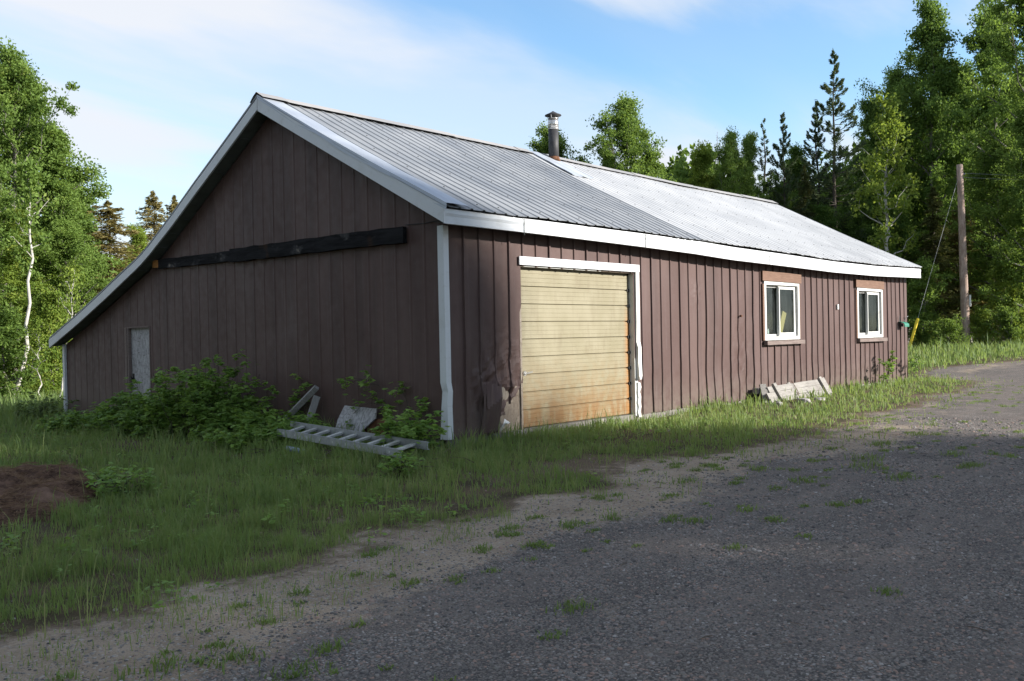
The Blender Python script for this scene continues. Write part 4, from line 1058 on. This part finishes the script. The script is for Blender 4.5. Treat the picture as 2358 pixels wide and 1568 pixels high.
mb = MB(); mb.beam((8.50, -.14, .17), (9.30, -.16, .17), .13, .11, jit=.008); mb.build('back_beam', M['oldwood'], bench)
mb = MB(); mb.beam((8.46, -.42, -.12), (8.62, -.24, .30), .13, .05, jit=.008); mb.build('back_leg', M['oldwood'], bench)
mb = MB(); mb.beam(pp(1.22, .33, -.04), pp(1.21, .43, -.04), .13, .03, up=en); mb.build('middle_block', M['oldwood'], bench)
mb = MB()
for k in range(12):
    c = pp(1.22+.004*k, .42-.020*k, .045+.006*(k % 2)); r_ = .010; a = k % 2
    P = [c+e1*(r_*math.cos(t)*(1 if a else .5))+e2*(r_*1.5*math.sin(t))+en*(0 if a else r_*math.cos(t)) for t in np.linspace(0, 6.28, 7)]
    mb.tube(P, .0035, 4, cap=False)
mb.tube([pp(1.27+.03*math.cos(t), .15+.03*math.sin(t), .035) for t in np.linspace(0, 6.28, 9)], .005, 4, cap=False)
mb.build('chain', M['rust'], bench)
def rock(x, y, s, h, label, seed, mat='rock', name='stone'):
    r = np.random.default_rng(seed); n = 9; V = [(0, 0, h*.9)]
    for k in range(n): a = 6.28*k/n; q = .65+.3*r.random(); V.append((math.cos(a)*s*q, math.sin(a)*s*q*.7, h*(.65+.2*r.random())))
    for k in range(n): a = 6.28*k/n; q = .9+.3*r.random(); V.append((math.cos(a)*s*q, math.sin(a)*s*q*.7, -h*.4))
    F = [(0, 1+k, 1+(k+1) % n) for k in range(n)]+[(1+k, 1+n+k, 1+n+(k+1) % n, 1+(k+1) % n) for k in range(n)]
    m = MB(); m.add(V, F); o = m.build(name, M[mat]); o.location = (x, y, float(ground_z(x, y))+.01); o.rotation_euler = (0, 0, r.random()*6); return tag(o, label, 'stone')
rock(8.95, -.95, .15, .09, 'flat pale stone in the grass just in front of the plank panel', 1)
rock(8.10, -.85, .10, .07, 'small white stone left of the plank panel', 2)
rock(8.35, -.70, .07, .06, 'smallest white stone between the plank panel and its left neighbour', 3)
rock(9.75, -.95, .13, .05, 'grey flat stone under the middle of the plank panel', 4)

# ------------------------------------------------------------------ junk by the gable
lad = empty('ladder', (0, 0, 0)); tag(lad, 'aluminium ladder lying flat over brush beside the gable wall', 'ladder')
A0 = np.array([-1.30, -.36, .03]); A1 = np.array([-.42, 3.35, .09]); B0 = np.array([-.62, -.38, .03]); B1 = np.array([-.04, 3.45, .14])
A0, A1, B0, B1 = [np.array(v) for v in ((-1.62, -.93, .05), (-1.50, 1.80, .14), (-1.03, -.74, .07), (-1.0, 2.22, .18))]
for P, Q, nm in ((A0, A1, 1), (B0, B1, 2)):
    d = unit(Q-P); s = unit(np.cross(d, [0, 0, 1])); mb = MB()
    mb.beam(P, Q, .012, .075); mb.beam(P+np.array([0, 0, .043])+s*.012, Q+np.array([0, 0, .043])+s*.012, .036, .008); mb.beam(P-np.array([0, 0, .043])+s*.012, Q-np.array([0, 0, .043])+s*.012, .036, .008)
    mb.build('rail', M['alu'], lad)
for k in range(9):
    t = .07+.108*k; p = A0+(A1-A0)*t; q = B0+(B1-B0)*(t*.93+.02); mb = MB(); mb.beam(p, q, .062, .026); mb.build('rung', M['rung'], lad)
def post(name, a, b, r, label, cat='post'):
    mb = MB(); a = np.array(a, float); b = np.array(b, float); mb.beam(a, b, r*1.6, r*1.3, up=(.3, .4, .2), jit=.006); return tag(mb.build(name, M['greywood']), label, cat)
post('wooden_post', (-.34, 3.55, .02), (-.12, 2.80, .66), .050, 'longer grey wooden post leaning at a slant on the gable wall behind the ladder')
post('wooden_post', (-.34, 2.84, -.05), (-.12, 2.80, .52), .062, 'shorter upright grey post leaning beside the slanting one')
V = [(-.38, 2.06, -.06), (-.32, 1.66, -.06), (-.14, 1.36, .24), (-.10, 1.38, .38), (-.12, 2.10, .40), (-.24, 2.12, .2)]
mb = MB(); Vb = [(x+.02, y, z-.005) for x, y, z in V]; n = 6
mb.add(V+Vb, [tuple(range(6)), tuple(range(11, 5, -1))]+[(k, 6+k, 6+(k+1) % 6, (k+1) % 6) for k in range(6)])
tag(mb.build('board', M['osb']), 'broken grey board leaning on the gable wall behind the ladder', 'board')
V = []
for i in range(9):
    for j in range(5):
        a = j/4*1.5; V.append((-.06-.10*math.sin(a), 1.12+.085*i+.02*vn(i*.7, j, 5), .20*math.cos(a)*1.2+.02*vn(i*.9, j*1.1, 6)-.02))
o = mesh_np('metal_sheet', V, grid_faces(9, 5), M['rust']); tag(o, 'bent rusty metal sheet under the broken grey board', 'metal sheet')
mb = MB(); mb.tube([(-1.72, 1.25, -.02), (-1.72, .85, -.04)], .035, 12); tag(mb.build('plastic_pipe', M['bluepipe'], smooth=True), 'short blue grey pipe under the left end of the ladder', 'pipe')
# brush under the ladder
r = np.random.default_rng(31); mb = MB()
for k in range(150):
    p = np.array([-1.3+.35*r.normal(), .9+1.0*r.normal(), -.10+.07*r.random()]); p[0] = min(p[0], -.1); d = r.normal(size=3)*np.array([.15, .25, .03]); mb.tube([p, p+d*.5+r.normal(size=3)*.02, p+d], [.008, .006, .003], 3, cap=False)
tag(mb.build('dead_twigs', M['brush']), 'tangle of dead twigs under and around the ladder', 'twigs', kind='stuff')

# soil heap ---------------------------------------------------------------
def heap():
    cx, cy = -5.42, .85; xs = np.linspace(-1.6, 1.6, 90); ys = np.linspace(-2.2, 2.2, 96); X, Y = np.meshgrid(xs, ys, indexing='ij')
    rr = np.sqrt((X/1.2)**2+(Y/1.75)**2)+.25*(fbm(X*1.7, Y*1.7, 61)-.5)
    ridg = 1-np.abs(fbm(X*3.2, Y*3.2, 62, 3)-.5)*4
    Z = .09*sst(1.08, .55, rr)+sst(1.1, .75, rr)*((fbm(X*2.2, Y*2.2, 63)-.35)*.22+.05*ridg+.05*fbm(X*9, Y*9, 64)+.035*np.maximum(0, fbm(X*14, Y*14, 67)-.5)*2)-.05*sst(.9, 1.1, rr)
    gx = X*.90+Y*.22+cx; gy = Y*.92+cy
    o = mesh_np('soil_heap', np.stack([gx, gy, ground_z(gx, gy)+Z-.01], -1).reshape(-1, 3), grid_faces(90, 96, (rr[1:, 1:] < 1.12)), M['pile'], smooth=False)
    tag(o, 'heap of dug reddish brown soil with dry roots at the left edge of the grass', 'soil heap')
    r = np.random.default_rng(5); n = 16000; i = r.integers(5, 85, n); j = r.integers(5, 91, n); ok = (rr[i, j] < .98) & (fbm(X[i, j]*3, Y[i, j]*3, 66) > .47); i = i[ok]; j = j[ok]
    C = np.stack([gx[i, j], gy[i, j], ground_z(gx[i, j], gy[i, j])+Z[i, j]+.004+.015*r.random(len(i))], 1)+r.normal(size=(len(i), 3))*np.array([.02, .02, .004])
    ax = r.normal(size=(len(i), 3)); ax[:, 2] = np.abs(ax[:, 2])*.25; V, F = leaf_quads(C, .020+.045*r.random(len(i)), r, .2, .055, ax, .05)
    s = mesh_np('dry_roots', V, F, M['straw'], o, attrs=dict(tint=np.repeat(r.random(len(i)), 4))); tag(s, kind='stuff')
heap()

# ------------------------------------------------------------------ brambles and vines
def bramble(label, stems, seed, name='bramble_bush', cat='bush', leaf=.042, per=8, mat='bramble', lf=1.0):
    """stems: list of (foot, tip, n side shoots)"""
    r = np.random.default_rng(seed); mb = MB(); Cs = []; Ax = []; Sz = []; Tn = []
    for foot, tip, ns in stems:
        foot = np.array(foot, float); tip = np.array(tip, float); t = np.linspace(0, 1, 7)
        P = foot+(tip-foot)*t[:, None]; P[:, 2] += .18*np.linalg.norm(tip[:2]-foot[:2])*np.sin(t*math.pi); P[1:-1] += r.normal(size=(5, 3))*.02
        mb.tube(P, np.linspace(.006, .0025, 7), 4, cap=False)
        for k in range(ns):
            u = .2+.8*r.random(); p = np.array([np.interp(u, t, P[:, j]) for j in range(3)]); d = unit(r.normal(size=3)+np.array([-.3, 0, .7]))*(.10+.16*r.random())
            mb.tube([p, p+d*.6, p+d+np.array([0, 0, -.02])], [.003, .002, .0015], 3, cap=False); tone = r.random()
            for m_ in range(per):
                q = p+d*(.35+.7*r.random())+r.normal(size=3)*.03; a = r.random()*6.28
                for w in (-.9, 0, .9):
                    if r.random() > lf: continue
                    ax = np.array([math.cos(a+w), math.sin(a+w), -.25+.2*r.normal()]); Cs.append(q+ax*leaf*.9); Ax.append(ax); Sz.append(leaf*(.65+.6*r.random())); Tn.append(np.clip(tone*.6+r.random()*.4, 0, 1))
    root = empty(name, tuple(stems[0][0])); tag(root, label, cat)
    loc = np.array(stems[0][0], float)
    C = np.array(Cs)-loc; n = len(C); r2 = np.random.default_rng(seed+1)
    u = unit(np.array(Ax)); w = np.tile([0, 0, 1.], (n, 1))+r2.normal(size=(n, 3))*.35; v = unit(np.cross(u, w)); nn = np.cross(v, u); s = np.array(Sz)[:, None]
    V = np.stack([C-u*s, C-u*s*.2+v*s*.62-nn*s*.12, C+u*s, C-u*s*.2-v*s*.62-nn*s*.12], 1).reshape(-1, 3)
    mesh_np('leaves', V, np.arange(4*n, dtype=np.int32).reshape(-1, 4), M[mat], root, attrs=dict(tint=np.repeat(Tn, 4)))
    mb.v = [a-loc for a in mb.v]; mb.build('stems', M['darkbark'], root); return root
def mound(x0, x1, y0, y1, hf, n, seed, ns=7):
    r = np.random.default_rng(seed); st = []
    for k in range(n):
        x = x0+(x1-x0)*r.random(); y = y0+(y1-y0)*r.random(); g = float(ground_z(x, y)); h = hf(x, y)*(.35+.75*r.random())
        st.append(((x, y, g), (x+r.normal()*.18, y+r.normal()*.22, g+h), ns))
    return st
env = lambda x, y: (.15+.80*np.exp(-((y-6.2)/2.4)**2)*sst(-2.6, -1.2, x)+.0)
bramble('large bramble thicket spreading below the particle board door', mound(-1.7, -.3, 4.8, 9.2, lambda x, y: .18+.52*float(sst(-2.2, -.8, x))*float(sst(9.4, 6.6, y)), 150, 51), 52)
bramble('tall bramble bush against the gable wall right of the particle board door', mound(-1.5, -.25, 3.7, 5.8, lambda x, y: .25+.78*float(np.exp(-((y-4.9)/1.2)**2))+.15, 85, 53), 54)
bramble('low bramble patch between the tall bramble and the ladder', mound(-1.7, -.5, 1.7, 3.9, lambda x, y: .26, 56, 55, 6), 56)
bramble('small bramble at the right end of the ladder', mound(-1.0, -.4, -.45, .25, lambda x, y: .46, 14, 57, 6), 58)
bramble('thin leafy vine climbing the gable wall left of the slanting post', [((-.10, 3.42, -.1), (-.08, 3.25, .85), 9), ((-.14, 3.5, -.1), (-.07, 3.38, .62), 6), ((-.12, 3.2, .0), (-.06, 3.12, .75), 6)], 59, 'vine', 'vine', .05, 4)
bramble('leafy vine trailing over the broken grey board', [((-.2, .55, .0), (-.07, .85, .66), 7), ((-.12, 1.0, .55), (-.12, 2.15, .62), 9), ((-.2, .9, .35), (-.2, 2.0, .18), 7), ((-.12, .45, .1), (-.06, .42, .62), 7)], 61, 'vine', 'vine', .045, 4)
bramble('scrawny shrub at the wall under the farther window', [((15.1, -.35, -.05), (15.35, -.42, .85), 6), ((15.1, -.35, -.05), (14.8, -.45, .45), 5), ((15.2, -.3, -.05), (15.6, -.3, .5), 6), ((17.2, -.25, -.0), (17.1, -.3, .75), 4), ((17.4, -.25, -.0), (17.5, -.28, .6), 4)], 63, 'shrub', 'shrub', .05, 5)
bramble('weedy shrub at the corner post of the lean-to', mound(-.8, -.1, 12.0, 13.6, lambda x, y: .45, 26, 65, 6), 66, 'shrub', 'shrub', .035, 8, 'weed')
bramble('leafy weed beside the soil heap', mound(-4.55, -4.3, .0, .4, lambda x, y: .17, 12, 67, 4), 68, 'weed_plant', 'weed', .03, 5)
bramble('broad leaved weed clump in the grass before the ladder', mound(-2.3, -1.9, -1.6, -1.2, lambda x, y: .16, 10, 69, 4), 70, 'weed_plant', 'weed', .03, 4)

# ------------------------------------------------------------------ grass
def visible(x, y, z=0, m=120):
    d = np.stack([x-CAM[0], y-CAM[1], x*0+z-CAM[2]], -1); w = d@_F; u = 1179+FPX*(d@_R)/np.maximum(w, .1); v = 784-FPX*(d@_U)/np.maximum(w, .1)
    return (w > 1) & (u > -m-200) & (u < 2358+m+200) & (v < 1568+m) & (v > -100), w
def blades(name, x, y, h, w, tint, label, cat, seed, mat='grass', lean=.45):
    r = np.random.default_rng(seed); n = len(x); z = ground_z(x, y)-.01; a = r.random(n)*6.28; l = lean*h*(.2+1.0*r.random(n)); b = a+1.57+r.normal(size=n)*.5
    # face roughly any way; bend along b
    sx, sy = np.cos(a)*w/2, np.sin(a)*w/2; bx, by = np.cos(b)*l, np.sin(b)*l
    P = np.stack([x, y, z], 1)
    V = np.stack([P+np.stack([-sx, -sy, 0*x], 1), P+np.stack([sx, sy, 0*x], 1),
                  P+np.stack([bx*.35+sx*.8, by*.35+sy*.8, h*.6], 1), P+np.stack([bx*.35-sx*.8, by*.35-sy*.8, h*.6], 1),
                  P+np.stack([bx, by, h*(1-.12*r.random(n))], 1)], 1).reshape(-1, 3)
    b0 = np.arange(n, dtype=np.int32)*5
    Q = np.stack([b0, b0+1, b0+2, b0+3], 1); T = np.stack([b0+3, b0+2, b0+4], 1)
    return tag(mesh_np(name, V, [Q, T], M[mat], attrs=dict(tint=np.repeat(tint, 5))), label, cat, kind='stuff')
def grass_field():
    r = np.random.default_rng(77); X = []; Y = []; W = []
    for (d0, d1, dens, w) in ((3.5, 8, 3600, .0048), (8, 12, 1500, .008), (12, 18, 620, .012), (18, 30, 230, .02), (30, 48, 80, .035)):
        # sample inside a fan of the view
        a0, a1 = math.atan(-1500/FPX), math.atan(1480/FPX); area = (a1-a0)*(d1**2-d0**2)/2; n = int(area*dens)
        rr = np.sqrt(d0**2+(d1**2-d0**2)*r.random(n)); th = YAW-(a0+(a1-a0)*r.random(n))
        X.append(CAM[0]+rr*np.cos(th)); Y.append(CAM[1]+rr*np.sin(th)); W.append(np.full(n, w))
    x = np.concatenate(X); y = np.concatenate(Y); w = np.concatenate(W); ok, dist = visible(x, y)
    d = sdf(x, y)+(fbm(x*1.1, y*1.1, 8)-.5)*.8
    bare = np.maximum(.85*np.exp(-((x+.4)**2/3.0+(y+2.5)**2/.35)), .98*(((x+5.42-(y-.85)*.24)**2/1.1+(y-.85)**2/2.6) < 1))
    pat = fbm(x*.8, y*.8, 33); fine = fbm(x*3, y*3, 34)
    p = np.maximum(sst(-.1, .75, d+(fine-.5)*1.1), .22*sst(-.9, .1, d+(fine-.5)*1.3))*(1-bare)*(.16+.95*sst(.30, .58, pat*.5+fine*.5))
    p = p*np.where((x > 2) & (y > -3.2) & (y < -1.9), .75, 1)
    p = p*np.where((x > 5) & (y > -1.3) & (y < 0), .7, 1)
    inside = (x > .02) & (x < 17.6) & (y > .02) & (y < 12.6)
    ok &= (r.random(len(x)) < p) & ~inside
    x, y, w, d, pat, fine = [a[ok] for a in (x, y, w, d, pat, fine)]
    nw = np.exp(-((y+.3)/.45)**2)*(x > -.5)*(x < 18)
    near_gable = sst(-2.6, -.6, x)*(y > 0)
    h = .03+.055*sst(0, 1.8, d)+.04*pat+.14*near_gable*sst(.5, 2, y)+.10*nw*vn(x*2.0, y*0, 3)+.05*sst(.5, .8, fine)
    h = h+.06*np.exp(-(((x+1.9)/.45)**2+((y-.4)/1.6)**2))
    h = np.where((y > 14), h+.12, h)*np.where(x > 24, 1.2, 1); h = h*(.55+.75*r.random(len(x)))
    tall = r.random(len(x)) < .03; h = np.where(tall, h*1.6, h)
    brown = sst(.75, .0, d)*.35+.35*np.exp(-((x+1)**2/9+(y+1.8)**2/1.2))
    h = h*(.55+.9*sst(.3, .75, fbm(x*5, y*5, 37)))
    t = .05+.60*fbm(x*.9, y*.9, 35)+.40*(r.random(len(x))-.4); t = np.where(r.random(len(x)) < .10+.25*sst(.55,.3,pat)+brown*.45, .90+.1*r.random(len(x)), np.clip(t, 0, .84))
    blades('grass', x, y, h, w*(.7+.6*r.random(len(x))), t, 'uneven uncut grass around the barn', 'grass', 78)
grass_field()
def tufts():
    r = np.random.default_rng(91); X = []; Y = []; H = []; Tn = []
    c = []
    for k in range(420):
        x = -7.5+26*r.random()**1.2; y = -3.0-3.2*r.random()**1.8-.02*max(0, x)+.9*sst(8, 18, x); c.append((x, float(y), .03+.07*r.random()**2))
    for p in ((-6.6,-5.0,.16),(-6.3,-5.15,.12),(-6.2,-5.5,.11),(-5.9,-5.35,.08),(-6.75,-5.75,.15),(-6.6,-5.95,.10),(-3.95,-4.5,.08),(-3.6,-4.75,.06),(-2.9,-4.5,.1),(-.6,-4.1,.15),(.6,-4.3,.12),(.2,-5.0,.12),(1.5,-5.1,.22),(2.1,-4.9,.2),(3.4,-4.6,.2),(4.8,-4.6,.16),(-2.8,-5.9,.06),(-3.2,-7.1,.06),(-3.9,-8.3,.07),(-2.5,-4.6,.1),(6.2,-4.3,.15),(3.0,-5.6,.14),(1.0,-5.7,.14)): c.append(p)
    for x, y, s in c:
        if sdf(np.array([x]), np.array([y]))[0] > .05: continue
        n = int(90*min(1, s/.08)*(1 if x < 6 else .6)); X.append(x+r.normal(size=n)*s*.8); Y.append(y+r.normal(size=n)*s*.5); H.append((.02+.30*s)*(.4+.9*r.random(n))); Tn.append(np.clip(.25+.45*r.random()+.25*r.random(n), 0, .85)*np.ones(n))
    x = np.concatenate(X); y = np.concatenate(Y); h = np.minimum(np.concatenate(H), .12); blades('weed_tufts', x, y, h, .007+.004*r.random(len(x)), np.concatenate(Tn), 'small weed tufts scattered over the edge of the gravel', 'weeds', 92, 'weed', .9)
tufts()
def stalks():
    r = np.random.default_rng(151); n = 5200; x = -8.8+27*r.random(n)**1.1; y = -4.6+17*r.random(n)**1.4; ok, dist = visible(x, y); d = sdf(x, y)
    ok &= (d > .15) & ~((x > -.02) & (y > -.02)) & (r.random(n) < .25+.75*sst(.45, .65, fbm(x*.7, y*.7, 152))); x = x[ok]; y = y[ok]; m = len(x)
    t = np.where(r.random(m) < .45, .9+.1*r.random(m), .3+.5*r.random(m))
    blades('grass_stalks', x, y, .16+.22*r.random(m), .0035+.0035*r.random(m)+.0003*np.hypot(x+8.6, y+9.1), t, 'taller seed stalks and dry stems standing in the grass', 'grass', 153, lean=.5)
stalks()
def litter():
    r = np.random.default_rng(161); mb = MB()
    for k in range(110):
        x = -7+14*r.random(); y = -3.6-4.2*r.random(); z = float(ground_z(x, y))+.008; a = r.random()*6.28; L = .03+.10*r.random()**2; d = np.array([math.cos(a)*L, math.sin(a)*L, 0]); p = np.array([x, y, z]); mb.tube([p, p+d*.5+[0, 0, .006], p+d+r.normal(size=3)*.004], [.003, .003, .0015], 3, cap=False)
    tag(mb.build('twig_litter', M['brush']), 'tiny twigs and dead stems strewn on the gravel', 'twigs', kind='stuff')
litter()
def ground_weeds():
    r = np.random.default_rng(131); n = 2600; x = -8.5+14*r.random(n); y = -4.6+16*r.random(n); ok, dist = visible(x, y); d = sdf(x, y)
    ok &= (d > .1) & ~((x > 0) & (y > -.0)) & (r.random(n) < sst(.42, .62, fbm(x*.9, y*.9, 140))); x = x[ok]; y = y[ok]; m = len(x); k = 11
    c = np.repeat(np.stack([x, y, ground_z(x, y)], 1), k, 0); a = r.random(m*k)*6.28; rad = .015+.05*r.random(m*k); hh = np.repeat(.03+.12*r.random(m)**1.5, k)*(.4+.6*r.random(m*k))
    ax = np.stack([np.cos(a), np.sin(a), .25*r.normal(size=m*k)], 1); C = c+np.stack([np.cos(a)*rad, np.sin(a)*rad, hh], 1)
    s = .014+.018*r.random(m*k); u = unit(ax); w = np.tile([0, 0, 1.], (m*k, 1))+r.normal(size=(m*k, 3))*.35; v = unit(np.cross(u, w)); S = s[:, None]
    V = np.stack([C-u*S, C+v*S*.55, C+u*S, C-v*S*.55], 1).reshape(-1, 3)
    T = np.repeat(np.repeat(r.random(m)*.7, k)+.25*r.random(m*k), 4)
    tag(mesh_np('leafy_weeds', V, np.arange(len(V), dtype=np.int32).reshape(-1, 4), M['bramble'], attrs=dict(tint=T)), 'low leafy weeds mixed through the grass', 'weeds', kind='stuff')
ground_weeds()
def pebbles():
    r = np.random.default_rng(111); P = []
    for d0, d1, dens, s0 in ((3.6, 6.5, 2600, .0085), (6.5, 10, 1000, .011), (10, 17, 260, .016)):
        a0, a1 = math.atan(-1400/FPX), math.atan(1400/FPX); n = int((a1-a0)*(d1**2-d0**2)/2*dens); rr = np.sqrt(d0**2+(d1**2-d0**2)*r.random(n)); th = YAW-(a0+(a1-a0)*r.random(n))
        P.append(np.stack([CAM[0]+rr*np.cos(th), CAM[1]+rr*np.sin(th), s0*(.55+.5*r.random(n)+1.1*r.random(n)**7)], 1))
    P = np.concatenate(P); x, y, s = P.T; ok, _ = visible(x, y); d = sdf(x, y)+(fbm(x*1.1, y*1.1, 8)-.5)*.8; keep = np.where(d < -.7, 1., np.where(d < 0, .35, .03))*(.25+1.1*fbm(x*1.5, y*1.5, 44))
    ok &= r.random(len(x)) < keep; x, y, s = x[ok], y[ok], s[ok]; n = len(x)
    base = np.array([(1,0,0),(.31,.95,0),(-.81,.59,0),(-.81,-.59,0),(.31,-.95,0),(.55,.4,.62),(-.21,.65,.62),(-.68,0,.62),(-.21,-.65,.62),(.55,-.4,.62),(0,0,.86)])
    f = np.array([(0,1,5),(1,6,5),(1,2,6),(2,7,6),(2,3,7),(3,8,7),(3,4,8),(4,9,8),(4,0,9),(0,5,9),(5,6,10),(6,7,10),(7,8,10),(8,9,10),(9,5,10)], dtype=np.int32)
    a = r.random(n)*6.28; ca, sa = np.cos(a), np.sin(a); el = .55+.45*r.random(n); fl = .45+.4*r.random(n)
    B = np.repeat(base[None], n, 0)*(1+.18*r.normal(size=(n, 11, 1))); bx = B[..., 0]*s[:, None]; by = B[..., 1]*(s*el)[:, None]; bz = B[..., 2]*(s*fl)[:, None]
    V = np.stack([x[:, None]+bx*ca[:, None]-by*sa[:, None], y[:, None]+bx*sa[:, None]+by*ca[:, None], ground_z(x, y)[:, None]+bz-.001], -1).reshape(-1, 3)
    F = (f[None]+(np.arange(n, dtype=np.int32)*11)[:, None, None]).reshape(-1, 3)
    tag(mesh_np('gravel', V, F, M['pebble'], attrs=dict(tint=np.repeat(r.random(n), 11)), smooth=True), 'loose mixed grey, blue and tan pebbles on the yard', 'gravel', kind='stuff')
pebbles()
